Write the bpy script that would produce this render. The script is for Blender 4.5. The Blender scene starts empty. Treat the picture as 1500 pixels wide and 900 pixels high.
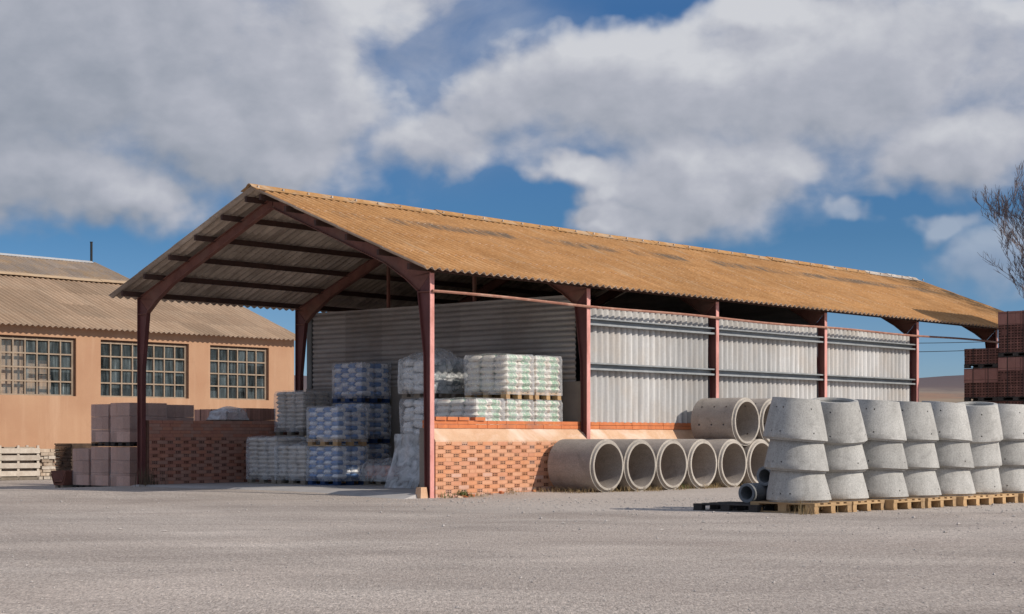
import bpy, math, random
from mathutils import Vector, Matrix, noise as mnoise
R = math.radians
rng = random.Random(11)
scene = bpy.context.scene
COL = scene.collection

# ------------------------------------------------------------------ node helpers
class NT:
    def __init__(s, tree):
        s.t = tree; s.n = tree.nodes; s.l = tree.links
    def node(s, typ, **kw):
        n = s.n.new(typ)
        for k, v in kw.items(): setattr(n, k, v)
        return n
    def put(s, sock, val):
        if isinstance(val, bpy.types.NodeSocket): s.l.new(val, sock)
        elif val is not None:
            if sock.type == 'RGBA' and len(val) == 3: val = (*val, 1)
            sock.default_value = val
    def math(s, op, a, b=None, c=None, clamp=False):
        n = s.node('ShaderNodeMath', operation=op, use_clamp=clamp)
        for i, x in enumerate((a, b, c)):
            if x is not None: s.put(n.inputs[i], x)
        return n.outputs[0]
    def vmath(s, op, a, b=None, scale=None):
        n = s.node('ShaderNodeVectorMath', operation=op)
        s.put(n.inputs[0], a)
        if b is not None: s.put(n.inputs[1], b)
        if scale is not None: s.put(n.inputs['Scale'], scale)
        return n.outputs['Value' if op in ('LENGTH', 'DOT_PRODUCT') else 'Vector']
    def noise(s, vec, scale, detail=4, rough=.55, dist=0.0):
        n = s.node('ShaderNodeTexNoise')
        s.put(n.inputs['Vector'], vec)
        n.inputs['Scale'].default_value = scale; n.inputs['Detail'].default_value = detail
        n.inputs['Roughness'].default_value = rough; n.inputs['Distortion'].default_value = dist
        return n.outputs['Fac']
    def voronoi(s, vec, scale, feature='F1', out='Distance'):
        n = s.node('ShaderNodeTexVoronoi', feature=feature)
        s.put(n.inputs['Vector'], vec); n.inputs['Scale'].default_value = scale
        return n.outputs[out]
    def ramp(s, fac, stops, interp='LINEAR'):
        n = s.node('ShaderNodeValToRGB'); cr = n.color_ramp; cr.interpolation = interp
        while len(cr.elements) < len(stops): cr.elements.new(.5)
        for e, (p, c) in zip(cr.elements, stops):
            e.position = p
            e.color = (c, c, c, 1) if not isinstance(c, tuple) else (*c[:3], 1)
        s.put(n.inputs['Fac'], fac)
        return n.outputs['Color']
    def mix(s, fac, a, b, blend='MIX'):
        n = s.node('ShaderNodeMix', data_type='RGBA', blend_type=blend)
        s.put(n.inputs[0], fac); s.put(n.inputs[6], a); s.put(n.inputs[7], b)
        return n.outputs[2]
    def maprange(s, v, a, b, c=0.0, d=1.0, smooth=False):
        n = s.node('ShaderNodeMapRange')
        if smooth: n.interpolation_type = 'SMOOTHSTEP'
        s.put(n.inputs[0], v)
        for i, x in enumerate((a, b, c, d)): n.inputs[i + 1].default_value = x
        return n.outputs[0]
    def coord(s, out='Object'):
        return s.node('ShaderNodeTexCoord').outputs[out]
    def pos(s):
        return s.node('ShaderNodeNewGeometry').outputs['Position']
    def xyz(s, v):
        n = s.node('ShaderNodeSeparateXYZ'); s.put(n.inputs[0], v); return n.outputs
    def comb(s, x, y, z):
        n = s.node('ShaderNodeCombineXYZ')
        for i, k in enumerate((x, y, z)): s.put(n.inputs[i], k)
        return n.outputs[0]
    def bump(s, h, strength=.3, dist=.01, normal=None):
        n = s.node('ShaderNodeBump'); n.inputs['Strength'].default_value = strength
        n.inputs['Distance'].default_value = dist; s.put(n.inputs['Height'], h)
        if normal is not None: s.put(n.inputs['Normal'], normal)
        return n.outputs[0]
    def rnd(s):
        return s.node('ShaderNodeObjectInfo').outputs['Random']

def newmat(name):
    m = bpy.data.materials.new(name); m.use_nodes = True
    t = NT(m.node_tree)
    b = m.node_tree.nodes['Principled BSDF']
    return m, t, b

def simple(name, c1, c2=None, scale=6, rough=.8, bump=.2, bscale=40, bdist=.01, metal=0.0, world=True, stretch=None, vary=0.0, spec=.3, dirt=None):
    m, t, b = newmat(name)
    v = t.pos() if world else t.coord()
    if stretch: v = t.vmath('MULTIPLY', v, stretch)
    c2 = c2 or tuple(x * .7 for x in c1)
    f = t.noise(v, scale, 6, .6)
    col = t.ramp(f, [(.3, c2), (.7, c1)])
    f2 = t.noise(v, bscale, 4, .6)
    col = t.mix(.35, col, t.ramp(f2, [(.3, .45), (.75, 1.0)]), 'MULTIPLY')
    if dirt:
        f3 = t.noise(v, scale * .35, 5, .65, .4)
        col = t.mix(t.maprange(f3, .5, .72), col, dirt)
    if vary:
        k = t.maprange(t.rnd(), 0, 1, 1 - vary, 1 + vary)
        col = t.vmath('SCALE', col, scale=k)
    t.put(b.inputs['Base Color'], col)
    b.inputs['Roughness'].default_value = rough
    b.inputs['Metallic'].default_value = metal
    b.inputs['Specular IOR Level'].default_value = spec
    if bump: t.put(b.inputs['Normal'], t.bump(f2, bump, bdist))
    return m

MT = {}
def build_materials():
    # ---------------- ground
    m, t, b = newmat('yard_gravel')
    P = t.pos(); x, y, z = t.xyz(P)
    lat = t.math('SUBTRACT', t.math('MULTIPLY', x, .667), t.math('MULTIPLY', y, .745))
    dep = t.math('ADD', t.math('MULTIPLY', x, .745), t.math('MULTIPLY', y, .667))
    Q = t.comb(t.math('MULTIPLY', lat, .5), dep, 0)
    Q2 = t.comb(t.math('MULTIPLY', lat, .3), t.math('MULTIPLY', dep, .6), 2)
    big = t.noise(P, .18, 5, .6)
    streak = t.noise(Q, .55, 6, .62, .6)
    streak2 = t.noise(Q2, .9, 3, .5, .9)
    f1 = t.noise(P, 55, 3, .7); f2 = t.noise(P, 17, 4, .65); f3 = t.noise(P, 150, 2, .7)
    col = t.ramp(streak, [(.28, (.40, .365, .345)), (.5, (.50, .462, .435)), (.74, (.62, .58, .55))])
    col = t.mix(t.maprange(streak2, .48, .75, 0, .30), col, (.66, .62, .585))
    col = t.mix(t.maprange(streak2, .5, .26, 0, .22), col, (.34, .308, .29))
    col = t.mix(t.maprange(big, .42, .68, 0, .55), col, (.46, .405, .37))
    grain = t.ramp(f1, [(.28, .38), (.48, .9), (.62, 1.05), (.76, 1.75)])
    col = t.mix(.75, col, grain, 'MULTIPLY')
    grain3 = t.ramp(f3, [(.28, .55), (.5, 1.0), (.75, 1.5)])
    col = t.mix(.6, col, grain3, 'MULTIPLY')
    col = t.mix(.35, col, t.ramp(f2, [(.3, .55), (.7, 1.35)]), 'MULTIPLY')
    g4 = t.noise(t.comb(t.math('MULTIPLY', lat, 40), t.math('MULTIPLY', dep, 5), 7), 1.0, 4, .85)
    g5 = t.noise(t.comb(t.math('MULTIPLY', lat, 105), t.math('MULTIPLY', dep, 12), 3), 1.0, 2, .8)
    col = t.mix(.62, col, t.ramp(g4, [(.33, .42), (.47, .93), (.55, 1.03), (.68, 1.7)]), 'MULTIPLY')
    col = t.mix(.62, col, t.ramp(g5, [(.33, .38), (.5, 1.0), (.68, 1.7)]), 'MULTIPLY')
    col = t.vmath('MULTIPLY', col, (.885, .825, .765))
    def arc(cl, cd_, r0, wd, k, tone):
        rr = t.vmath('LENGTH', t.vmath('SUBTRACT', t.comb(lat, dep, 0), (cl, cd_, 0)))
        dd = t.math('ABSOLUTE', t.math('SUBTRACT', t.math('ADD', rr, t.math('MULTIPLY', t.math('SUBTRACT', big, .5), 1.6)), r0))
        mk = t.math('MULTIPLY', t.maprange(dd, wd * 1.3, wd * .15, 0, k * .62, True), t.maprange(t.noise(Q, .9, 4, .6), .38, .6))
        return t.mix(mk, col, t.vmath('SCALE', col, scale=tone))
    for c_, d_, r_, w_, k_, tn in ((2, 34, 46.5, .5, .8, 1.14), (2, 34, 48.2, .45, .8, 1.13), (-14, 20, 33.5, .5, .8, .80), (-14, 20, 35.3, .45, .7, .83), (9, 60, 68, .9, .7, .74), (9, 60, 74.0, .8, .7, 1.12), (-3, 90, 103.5, .8, .8, .76), (6, 90, 99.0, .7, .8, 1.12)):
        col = arc(c_, d_, r_, w_, k_, tn)
    blot = t.noise(t.comb(t.math('MULTIPLY', lat, .8), dep, 5), .32, 5, .6, .8)
    col = t.mix(t.maprange(blot, .52, .66, 0, .8), col, t.vmath('SCALE', col, scale=.76))
    col = t.mix(t.maprange(blot, .46, .34, 0, .8), col, t.vmath('SCALE', col, scale=1.2))
    # brown gravelly verge by the shed, pipes and pallets
    v0 = t.math('ADD', dep, t.math('MULTIPLY', t.noise(P, .7, 4, .6), 3.0))
    verge = t.math('MULTIPLY', t.maprange(v0, -4.6, -3.2, smooth=True), t.maprange(lat, -1.0, 2.5, smooth=True))
    verge = t.math('MULTIPLY', verge, .7)
    vcol = t.ramp(t.noise(P, 24, 4, .7), [(.3, (.27, .225, .19)), (.52, (.50, .44, .39)), (.72, (.68, .62, .56))])
    col = t.mix(verge, col, vcol)
    far = t.maprange(t.vmath('LENGTH', P), 90, 200)
    col = t.mix(far, col, t.ramp(t.noise(P, .01, 4), [(.35, (.20, .14, .09)), (.65, (.26, .20, .12))]))
    t.put(b.inputs['Base Color'], col)
    b.inputs['Roughness'].default_value = .9; b.inputs['Specular IOR Level'].default_value = .2
    h = t.math('ADD', f1, t.math('MULTIPLY', f2, 1.2))
    t.put(b.inputs['Normal'], t.bump(h, .75, .012))
    MT['ground'] = m

    MT['slab'] = simple('slab_concrete', (.48, .455, .44), (.37, .35, .335), 1.6, .85, .25, 60, .004, dirt=(.34, .315, .30))
    # ---------------- roof top : orange lichen on fibre cement
    m, t, b = newmat('lichen_roof')
    P = t.pos(); x, y, z = t.xyz(P)
    n1 = t.noise(P, 2.2, 7, .65); n2 = t.noise(P, 22, 4, .65)
    st = t.noise(t.vmath('MULTIPLY', P, (6.0, .7, .7)), 1.0, 5, .6)
    col = t.ramp(n1, [(.25, (.40, .18, .06)), (.5, (.50, .245, .092)), (.75, (.56, .31, .145))])
    col = t.mix(.35, col, t.ramp(st, [(.3, (.26, .15, .075)), (.7, (.52, .32, .15))]))
    col = t.mix(.28, col, t.ramp(n2, [(.3, .35), (.6, 1.3)]), 'MULTIPLY')
    n4 = t.noise(P, 9, 5, .7)
    col = t.mix(t.maprange(n4, .56, .70, 0, .35), col, (.74, .50, .30))
    col = t.mix(t.maprange(n4, .42, .30, 0, .22), col, (.34, .16, .06))
    wn = t.node('ShaderNodeTexWhiteNoise', noise_dimensions='2D')
    t.put(wn.inputs['Vector'], t.comb(t.math('FLOOR', t.math('DIVIDE', x, 1.062)), t.math('FLOOR', t.math('DIVIDE', y, 1.05)), 0))
    col = t.vmath('SCALE', col, scale=t.maprange(wn.outputs['Value'], 0, 1, .90, 1.08))
    # pale worn streaks
    pale = t.math('MULTIPLY', t.maprange(t.noise(t.vmath('MULTIPLY', P, (9, .5, .5)), 1, 4, .6), .58, .72), .5)
    col = t.mix(pale, col, (.50, .37, .24))
    # row of dark worn patches below the ridge
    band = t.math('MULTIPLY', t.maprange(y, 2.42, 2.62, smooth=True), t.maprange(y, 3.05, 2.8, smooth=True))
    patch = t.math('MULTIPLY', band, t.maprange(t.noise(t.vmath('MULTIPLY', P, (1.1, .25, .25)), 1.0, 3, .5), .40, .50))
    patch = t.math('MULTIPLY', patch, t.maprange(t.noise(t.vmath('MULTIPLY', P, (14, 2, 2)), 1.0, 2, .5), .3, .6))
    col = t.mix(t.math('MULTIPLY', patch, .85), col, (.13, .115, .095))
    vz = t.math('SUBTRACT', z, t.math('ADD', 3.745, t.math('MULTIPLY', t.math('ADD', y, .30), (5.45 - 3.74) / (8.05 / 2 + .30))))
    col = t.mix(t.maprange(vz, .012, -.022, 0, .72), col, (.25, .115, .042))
    # mossy dark weathering towards the far rake
    fr = t.math('SUBTRACT', x, t.math('MULTIPLY', t.noise(P, 1.1, 5, .6), 2.6))
    fr = t.math('ADD', fr, t.math('MULTIPLY', y, .12))
    wm = t.math('MULTIPLY', t.maprange(fr, 20.2, 21.8), t.maprange(t.noise(t.vmath('MULTIPLY', P, (5, 1.2, 1.2)), 1.2, 5, .7), .36, .54))
    col = t.mix(t.math('MULTIPLY', wm, .85), col, (.07, .05, .03))
    t.put(b.inputs['Base Color'], col)
    b.inputs['Roughness'].default_value = .95; b.inputs['Specular IOR Level'].default_value = .1
    t.put(b.inputs['Normal'], t.bump(n2, .5, .012))
    MT['roof'] = m
    # ---------------- fibre cement seen from below / weathered grey
    def fibre(name, c1, c2, dirt, axis='x', b1=.3, valley=None, vdark=.5):
        m, t, b = newmat(name)
        P = t.pos(); x, y, z = t.xyz(P)
        stv = {'x': (7, .6, .6), 'z': (7, 7, .5), 'h': (.6, .6, 8)}[axis]
        st = t.noise(t.vmath('MULTIPLY', P, stv), 1.0, 6, .65)
        n1 = t.noise(P, 1.3, 6, .65); n2 = t.noise(P, 30, 3, .6)
        col = t.ramp(st, [(.3, c2), (.62, c1)])
        col = t.mix(t.maprange(n1, .45, .75, 0, .8), col, dirt)
        wn = t.node('ShaderNodeTexWhiteNoise', noise_dimensions='2D')
        t.put(wn.inputs['Vector'], t.comb(t.math('FLOOR', t.math('DIVIDE', x, 1.062)), t.math('FLOOR', t.math('DIVIDE', y, 1.1)), 0))
        col = t.vmath('SCALE', col, scale=t.maprange(wn.outputs['Value'], 0, 1, .82, 1.12))
        col = t.mix(b1, col, t.ramp(n2, [(.3, .6), (.7, 1.15)]), 'MULTIPLY')
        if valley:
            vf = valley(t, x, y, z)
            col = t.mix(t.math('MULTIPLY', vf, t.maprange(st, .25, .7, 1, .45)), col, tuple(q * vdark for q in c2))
        t.put(b.inputs['Base Color'], col); b.inputs['Roughness'].default_value = .92
        b.inputs['Specular IOR Level'].default_value = .15
        t.put(b.inputs['Normal'], t.bump(n2, .25, .006))
        return m
    MT['under'] = fibre('fibre_cement_underside', (.66, .55, .455), (.33, .265, .215), (.22, .165, .13))
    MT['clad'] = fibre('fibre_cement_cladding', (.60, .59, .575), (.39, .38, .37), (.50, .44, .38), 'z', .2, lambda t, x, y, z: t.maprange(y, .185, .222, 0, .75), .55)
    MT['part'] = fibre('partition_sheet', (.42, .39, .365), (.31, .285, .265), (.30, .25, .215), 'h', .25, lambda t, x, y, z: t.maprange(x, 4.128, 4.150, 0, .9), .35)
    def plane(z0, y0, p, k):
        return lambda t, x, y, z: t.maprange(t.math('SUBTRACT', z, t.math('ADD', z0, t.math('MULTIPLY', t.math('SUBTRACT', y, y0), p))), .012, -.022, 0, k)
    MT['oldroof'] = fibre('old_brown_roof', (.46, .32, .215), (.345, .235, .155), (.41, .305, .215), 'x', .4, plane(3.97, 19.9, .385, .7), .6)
    MT['greyroof'] = fibre('old_grey_roof', (.36, .29, .235), (.27, .21, .165), (.43, .27, .13), 'x', .4)
    MT['ridge'] = simple('lichen_ridge', (.52, .28, .105), (.36, .19, .075), 5, .95, .4, 30, dirt=(.46, .36, .26))
    MT['oldridge'] = simple('tan_ridge', (.56, .40, .25), (.42, .29, .18), 4, .95, .3, 30, dirt=(.40, .30, .2))
    MT['ridge_pale'] = simple('pale_ridge', (.62, .56, .50), (.40, .33, .26), 6, .95, .4, 30, dirt=(.25, .16, .10))
    MT['ridge_white'] = simple('white_ridge_metal', (.50, .50, .50), (.40, .40, .40), 2, .5, .05)
    MT['redlit'] = simple('sunlit_red_steel', (.88, .45, .40), (.66, .27, .23), 7, .6, .15, 60, .003, stretch=(1, 1, .3), dirt=(.34, .14, .10))  # sunlight on the outer post flanges painted as a lighter red
    MT['red'] = simple('red_oxide_steel', (.17, .058, .052), (.11, .036, .033), 5, .55, .15, 60, .003, stretch=(1, 1, .35), dirt=(.12, .06, .045), spec=.3)  # post red, darkened to carry the shade on the webs
    MT['redbeam'] = simple('red_brown_beam', (.27, .12, .09), (.17, .07, .054), 4, .7, .15, 50, .003, dirt=(.20, .12, .09))
    MT['purlin'] = simple('brown_purlin', (.10, .052, .04), (.06, .034, .028), 4, .8, .1)
    MT['rod'] = simple('rusty_tube', (.44, .22, .16), (.30, .13, .09), 6, .6, .1, 50, .002, dirt=(.50, .33, .25))
    MT['galv'] = simple('galvanised_girt', (.40, .415, .42), (.27, .285, .29), 4, .55, .05, 40, .002, metal=.15, spec=.5)
    # ---------------- bricks
    BR = [((.74, .36, .20), (.66, .29, .15)), ((.71, .35, .215), (.62, .28, .16)), ((.74, .40, .25), (.67, .33, .19)), ((.72, .45, .34), (.63, .36, .26))]
    for i, (c1, c2) in enumerate(BR):
        MT['brick%d' % i] = simple('fired_brick_%s' % 'abcd'[i], c1, c2, 7, .9, .3, 70, .004)
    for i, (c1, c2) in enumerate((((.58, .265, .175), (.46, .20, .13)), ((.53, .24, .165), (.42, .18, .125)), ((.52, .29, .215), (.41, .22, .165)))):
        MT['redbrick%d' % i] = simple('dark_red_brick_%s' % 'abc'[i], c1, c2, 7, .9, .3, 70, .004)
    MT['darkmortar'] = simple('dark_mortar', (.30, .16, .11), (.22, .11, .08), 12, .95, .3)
    MT['hole'] = simple('brick_hole', (.09, .035, .022), None, 5, 1, 0)  # shade inside the brick holes painted as a dark colour
    MT['mortar'] = simple('mortar', (.58, .32, .20), (.48, .25, .15), 12, .95, .4, 60, .006)
    MT['ledge'] = simple('mortar_ledge', (.72, .50, .34), (.62, .37, .22), 2.2, .95, .35, 45, .006, dirt=(.80, .66, .56))
    MT['coping'] = simple('orange_coping_brick', (.72, .25, .10), (.60, .18, .07), 5, .9, .25, 50, .004, dirt=(.40, .16, .09))
    # ---------------- render / windows of the warehouse
    m, t, b = newmat('orange_render')
    P = t.pos(); x, y, z = t.xyz(P)
    n1 = t.noise(P, .55, 6, .6); n2 = t.noise(P, 35, 3, .6)
    st = t.noise(t.vmath('MULTIPLY', P, (3, 3, .25)), 1, 5, .65)
    col = t.ramp(n1, [(.3, (.42, .24, .148)), (.7, (.50, .31, .195))])
    col = t.mix(t.maprange(st, .5, .8, 0, .6), col, (.43, .24, .145))
    col = t.mix(t.maprange(st, .48, .25, 0, .5), col, (.58, .39, .265))
    col = t.mix(t.math('MULTIPLY', t.maprange(z, .9, .0), t.maprange(n1, .3, .6)), col, (.40, .21, .13))
    col = t.mix(t.maprange(z, 3.75, 3.95, 0, .4), col, (.66, .46, .33))
    col = t.mix(.15, col, t.ramp(n2, [(.3, .6), (.7, 1.1)]), 'MULTIPLY')
    # hairline cracks
    cr = t.voronoi(t.vmath('ADD', P, t.vmath('SCALE', t.comb(n1, st, n2), scale=.6)), .55, 'DISTANCE_TO_EDGE')
    col = t.mix(t.maprange(cr, .008, .0, 0, .35), col, (.34, .19, .11))
    t.put(b.inputs['Base Color'], col); b.inputs['Roughness'].default_value = .95; b.inputs['Specular IOR Level'].default_value = .1
    t.put(b.inputs['Normal'], t.bump(n2, .25, .006))
    MT['render'] = m
    MT['frame'] = simple('cream_concrete_mullion', (.42, .33, .245), (.31, .235, .17), 6, .9, .2, 50, .003)
    MT['lintel'] = simple('dark_window_frame', (.14, .085, .06), None, 6, .8, .1)
    m, t, b = newmat('dusty_glass')
    P = t.pos()
    d = t.noise(t.vmath('MULTIPLY', P, (9, 9, .9)), 1, 5, .7)
    wn = t.node('ShaderNodeTexWhiteNoise', noise_dimensions='2D')
    x, y, z = t.xyz(P)
    t.put(wn.inputs['Vector'], t.comb(t.math('FLOOR', t.math('DIVIDE', x, .375)), t.math('FLOOR', t.math('DIVIDE', z, .395)), 0))
    b.inputs['Roughness'].default_value = .12
    t.put(b.inputs['Base Color'], t.ramp(d, [(.3, (.04, .055, .062)), (.6, (.15, .185, .195)), (.75, (.38, .43, .43))]))
    tr = t.node('ShaderNodeBsdfTransparent'); tr.inputs[0].default_value = (.86, .92, .93, 1)
    mx = t.node('ShaderNodeMixShader')
    t.put(mx.inputs[0], t.math('ADD', t.maprange(d, .35, .7, .10, .5), t.maprange(wn.outputs['Value'], 0, 1, -.08, .30), clamp=True))
    t.l.new(tr.outputs[0], mx.inputs[1]); t.l.new(b.outputs[0], mx.inputs[2])
    t.l.new(mx.outputs[0], m.node_tree.nodes['Material Output'].inputs[0])
    MT['glass'] = m
    MT['room'] = simple('dim_room_plaster', (.16, .19, .205), (.08, .10, .11), 1.4, .95, 0)
    MT['carton'] = simple('pale_carton', (.92, .62, .47), (.82, .53, .38), 4, .9, .05)
    # ---------------- concrete
    def concrete(name, c1, c2, pits=True, drip=.3):
        m, t, b = newmat(name)
        P = t.coord(); k = t.rnd()
        P2 = t.vmath('ADD', P, t.comb(t.math('MULTIPLY', k, 37.0), t.math('MULTIPLY', k, 91.0), 0))
        n1 = t.noise(P2, 3.0, 6, .65); n2 = t.noise(P2, 55, 4, .7); n3 = t.noise(t.vmath('MULTIPLY', P2, (9, 9, .8)), 1, 4, .6)
        col = t.ramp(n1, [(.28, c2), (.7, c1)])
        col = t.mix(t.maprange(n3, .5, .72, 0, drip), col, tuple(x * 1.25 for x in c1))
        col = t.mix(t.maprange(n3, .48, .28, 0, drip), col, tuple(x * .72 for x in c2))
        col = t.mix(.55, col, t.ramp(n2, [(.3, .45), (.5, .95), (.72, 1.35)]), 'MULTIPLY')
        if pits:
            vo = t.voronoi(P2, 26); pm = t.math('MULTIPLY', t.maprange(vo, .17, .10), t.maprange(n1, .48, .6))
            col = t.mix(t.math('MULTIPLY', pm, .7), col, tuple(x * .35 for x in c2))
        n6 = t.noise(t.vmath('MULTIPLY', P2, (2.2, 2.2, 3.0)), 1.6, 5, .65, .6)
        col = t.mix(t.maprange(n6, .55, .72, 0, .55), col, tuple(x * .62 for x in c2))
        col = t.vmath('SCALE', col, scale=t.maprange(k, 0, 1, .80, 1.10))
        t.put(b.inputs['Base Color'], col); b.inputs['Roughness'].default_value = .92; b.inputs['Specular IOR Level'].default_value = .2
        t.put(b.inputs['Normal'], t.bump(n2, .35, .006))
        return m
    MT['cone'] = concrete('cast_concrete', (.47, .46, .435), (.36, .35, .33))
    MT['pipe'] = concrete('brown_grey_concrete', (.43, .38, .335), (.33, .29, .255), True, .2)
    MT['rim'] = concrete('pale_concrete_edge', (.54, .49, .43), (.40, .36, .315), False, .1)
    MT['smallpipe'] = concrete('blue_grey_concrete', (.30, .31, .32), (.22, .23, .24), False, .2)
    MT['base_wall'] = simple('grey_base_wall', (.30, .26, .22), (.22, .19, .165), 1.2, .95, .25, 40, .005, dirt=(.17, .15, .135))
    # ---------------- wood
    MT['wood'] = simple('pallet_pine', (.60, .40, .21), (.42, .26, .13), 5, .85, .25, 50, .003, world=False, vary=.15, dirt=(.33, .23, .14))
    MT['oldwood'] = simple('weathered_wood', (.30, .255, .205), (.19, .155, .12), 5, .9, .25, 50, .003, world=False, vary=.12)
    MT['darkwood'] = simple('dark_pallet_wood', (.07, .06, .055), (.04, .035, .032), 5, .9, .2)
    MT['bluewood'] = simple('blue_pallet', (.03, .07, .18), (.02, .045, .12), 5, .8, .15)
    MT['palewood'] = simple('grey_white_wood', (.66, .59, .50), (.46, .39, .32), 6, .9, .25, 50, .003, vary=.1)
    # ---------------- hollow block packs (grid of blocks and, on some faces, rows of cells)
    def blocks(name, c1, c2, joint, cw, ch, depth=.6, holes=0.0):
        m, t, b = newmat(name)
        P = t.coord(); x, y, z = t.xyz(P)
        h = t.math('ADD', x, y)
        n1 = t.noise(P, 2.2, 6, .65); n2 = t.noise(P, 50, 3, .6)
        u = t.math('FRACT', t.math('DIVIDE', h, cw)); v = t.math('FRACT', t.math('DIVIDE', z, ch))
        eu = t.math('MINIMUM', u, t.math('SUBTRACT', 1, u)); ev = t.math('MINIMUM', v, t.math('SUBTRACT', 1, v))
        j = t.math('MAXIMUM', t.maprange(eu, .07, .02), t.maprange(ev, .06, .02))
        wn = t.node('ShaderNodeTexWhiteNoise', noise_dimensions='2D')
        t.put(wn.inputs['Vector'], t.comb(t.math('FLOOR', t.math('DIVIDE', h, cw)), t.math('FLOOR', t.math('DIVIDE', z, ch)), 0))
        col = t.ramp(n1, [(.3, c2), (.7, c1)])
        col = t.vmath('SCALE', col, scale=t.maprange(wn.outputs['Value'], 0, 1, .82, 1.15))
        col = t.mix(t.math('MULTIPLY', j, depth), col, joint)
        if holes:
            cu = t.math('FRACT', t.math('MULTIPLY', u, 2)); cv = t.math('FRACT', t.math('MULTIPLY', v, 2))
            hu = t.math('MULTIPLY', t.maprange(cu, .12, .22), t.maprange(cu, .88, .78))
            hv = t.math('MULTIPLY', t.maprange(cv, .15, .25), t.maprange(cv, .85, .75))
            on = t.maprange(wn.outputs['Value'], .12, .16)
            hm = t.math('MULTIPLY', t.math('MULTIPLY', hu, hv), on)
            col = t.mix(t.math('MULTIPLY', hm, holes), col, (.03, .014, .01))
        col = t.mix(.3, col, t.ramp(n2, [(.3, .6), (.7, 1.15)]), 'MULTIPLY')
        t.put(b.inputs['Base Color'], col); b.inputs['Roughness'].default_value = .9; b.inputs['Specular IOR Level'].default_value = .2
        t.put(b.inputs['Normal'], t.bump(t.math('SUBTRACT', 1, j), .5, .008))
        return m
    MT['wrapblock'] = blocks('wrapped_brown_blocks', (.56, .37, .30), (.45, .29, .235), (.30, .19, .155), .235, .30, .10)
    MT['redblock'] = blocks('ribbed_red_blocks', (.56, .33, .26), (.45, .25, .195), (.26, .13, .10), .07, .9, .5)
    MT['holeblock'] = blocks('hollow_blocks_cells', (.22, .105, .085), (.155, .07, .058), (.06, .03, .025), .16, .125, .7, .9)
    MT['faceblock'] = blocks('hollow_blocks_faces', (.33, .17, .14), (.26, .125, .105), (.13, .065, .055), .32, .25, .6)
    MT['slate'] = simple('dark_stacked_slates', (.13, .085, .06), (.05, .035, .026), 9, .95, .5, 40, .01)
    MT['stone'] = simple('pale_stone', (.62, .52, .41), (.34, .24, .17), 4, .95, .4, 30, .008, vary=.2)
    MT['rust'] = simple('brown_clay', (.24, .105, .075), (.16, .07, .05), 5, .85, .15)
    # ---------------- bags
    def bag(name, base, band, kind, speck=None):
        m, t, b = newmat(name)
        P = t.coord(); x, y, z = t.xyz(P); k = t.rnd()
        Pn = t.vmath('ADD', P, t.comb(t.math('MULTIPLY', k, 17.0), t.math('MULTIPLY', k, 43.0), t.math('MULTIPLY', k, 9.0)))
        n1 = t.noise(Pn, 9, 4, .6); n2 = t.noise(Pn, 28, 4, .65)
        col = t.ramp(n1, [(.3, tuple(c * .84 for c in base)), (.65, base)])
        if kind == 'half':
            f = t.maprange(t.math('ADD', x, t.math('MULTIPLY', t.math('SUBTRACT', n1, .5), .05)), .03, .042)
            col = t.mix(f, col, band)
            pr = t.math('MULTIPLY', t.maprange(n2, .56, .62), t.math('SUBTRACT', 1, f))
            col = t.mix(t.math('MULTIPLY', pr, .35), col, band)
        elif kind == 'green':
            f = t.math('MULTIPLY', t.maprange(t.math('ABSOLUTE', x), .11, .09), t.maprange(n2, .40, .50))
            col = t.mix(t.math('MULTIPLY', f, .85), col, band)
            f2 = t.math('MULTIPLY', t.maprange(t.math('ABSOLUTE', t.math('SUBTRACT', x, .12)), .05, .03), t.maprange(n1, .5, .6))
            col = t.mix(t.math('MULTIPLY', f2, .55), col, (.40, .20, .12))
        elif kind == 'patch':
            f = t.math('MULTIPLY', t.maprange(t.math('ABSOLUTE', t.math('SUBTRACT', x, .03)), .14, .12), t.maprange(n1, .38, .48))
            col = t.mix(t.math('MULTIPLY', f, .85), col, band)
        t.put(b.inputs['Base Color'], col); b.inputs['Roughness'].default_value = .55; b.inputs['Specular IOR Level'].default_value = .35
        t.put(b.inputs['Normal'], t.bump(n2, .35, .012))
        return m
    MT['bag_blue'] = bag('blue_and_white_bag', (.93, .92, .92), (.15, .28, .54), 'half')
    MT['bag_green'] = bag('white_and_green_bag', (.84, .80, .72), (.16, .38, .22), 'green')
    MT['bag_grey'] = bag('plain_grey_bag', (.66, .60, .53), (.3, .3, .3), 'none')
    MT['bag_teal'] = bag('white_and_slate_bag', (.80, .80, .79), (.09, .13, .15), 'patch')
    MT['bag_pink'] = bag('pinkish_bag', (.66, .36, .30), (.3, .3, .3), 'none')
    # ---------------- plastic film
    def film(name, alpha, col, fold=.3):
        m, t, b = newmat(name)
        P = t.coord()
        n = t.noise(P, 5, 5, .65, .8); n2 = t.noise(P, 22, 3, .6, .5)
        b.inputs['Base Color'].default_value = (*col, 1); b.inputs['Roughness'].default_value = .28
        b.inputs['Specular IOR Level'].default_value = .5
        t.put(b.inputs['Normal'], t.bump(t.math('ADD', n, t.math('MULTIPLY', n2, .3)), .4, .02))
        tr = t.node('ShaderNodeBsdfTransparent'); mx = t.node('ShaderNodeMixShader')
        t.put(mx.inputs[0], t.maprange(n, .35, .72, alpha * .35, min(1, alpha + fold)))
        t.l.new(tr.outputs[0], mx.inputs[1]); t.l.new(b.outputs[0], mx.inputs[2])
        t.l.new(mx.outputs[0], m.node_tree.nodes['Material Output'].inputs[0])
        return m
    MT['film'] = film('clear_stretch_film', .20, (.84, .85, .87), .22)
    MT['blockfilm'] = film('thin_block_film', .05, (.80, .78, .78), .12)
    MT['hood'] = film('milky_plastic_hood', .30, (.80, .82, .83), .30)
    MT['sheet'] = film('milky_plastic_sheet', .72, (.62, .64, .66), .3)
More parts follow.
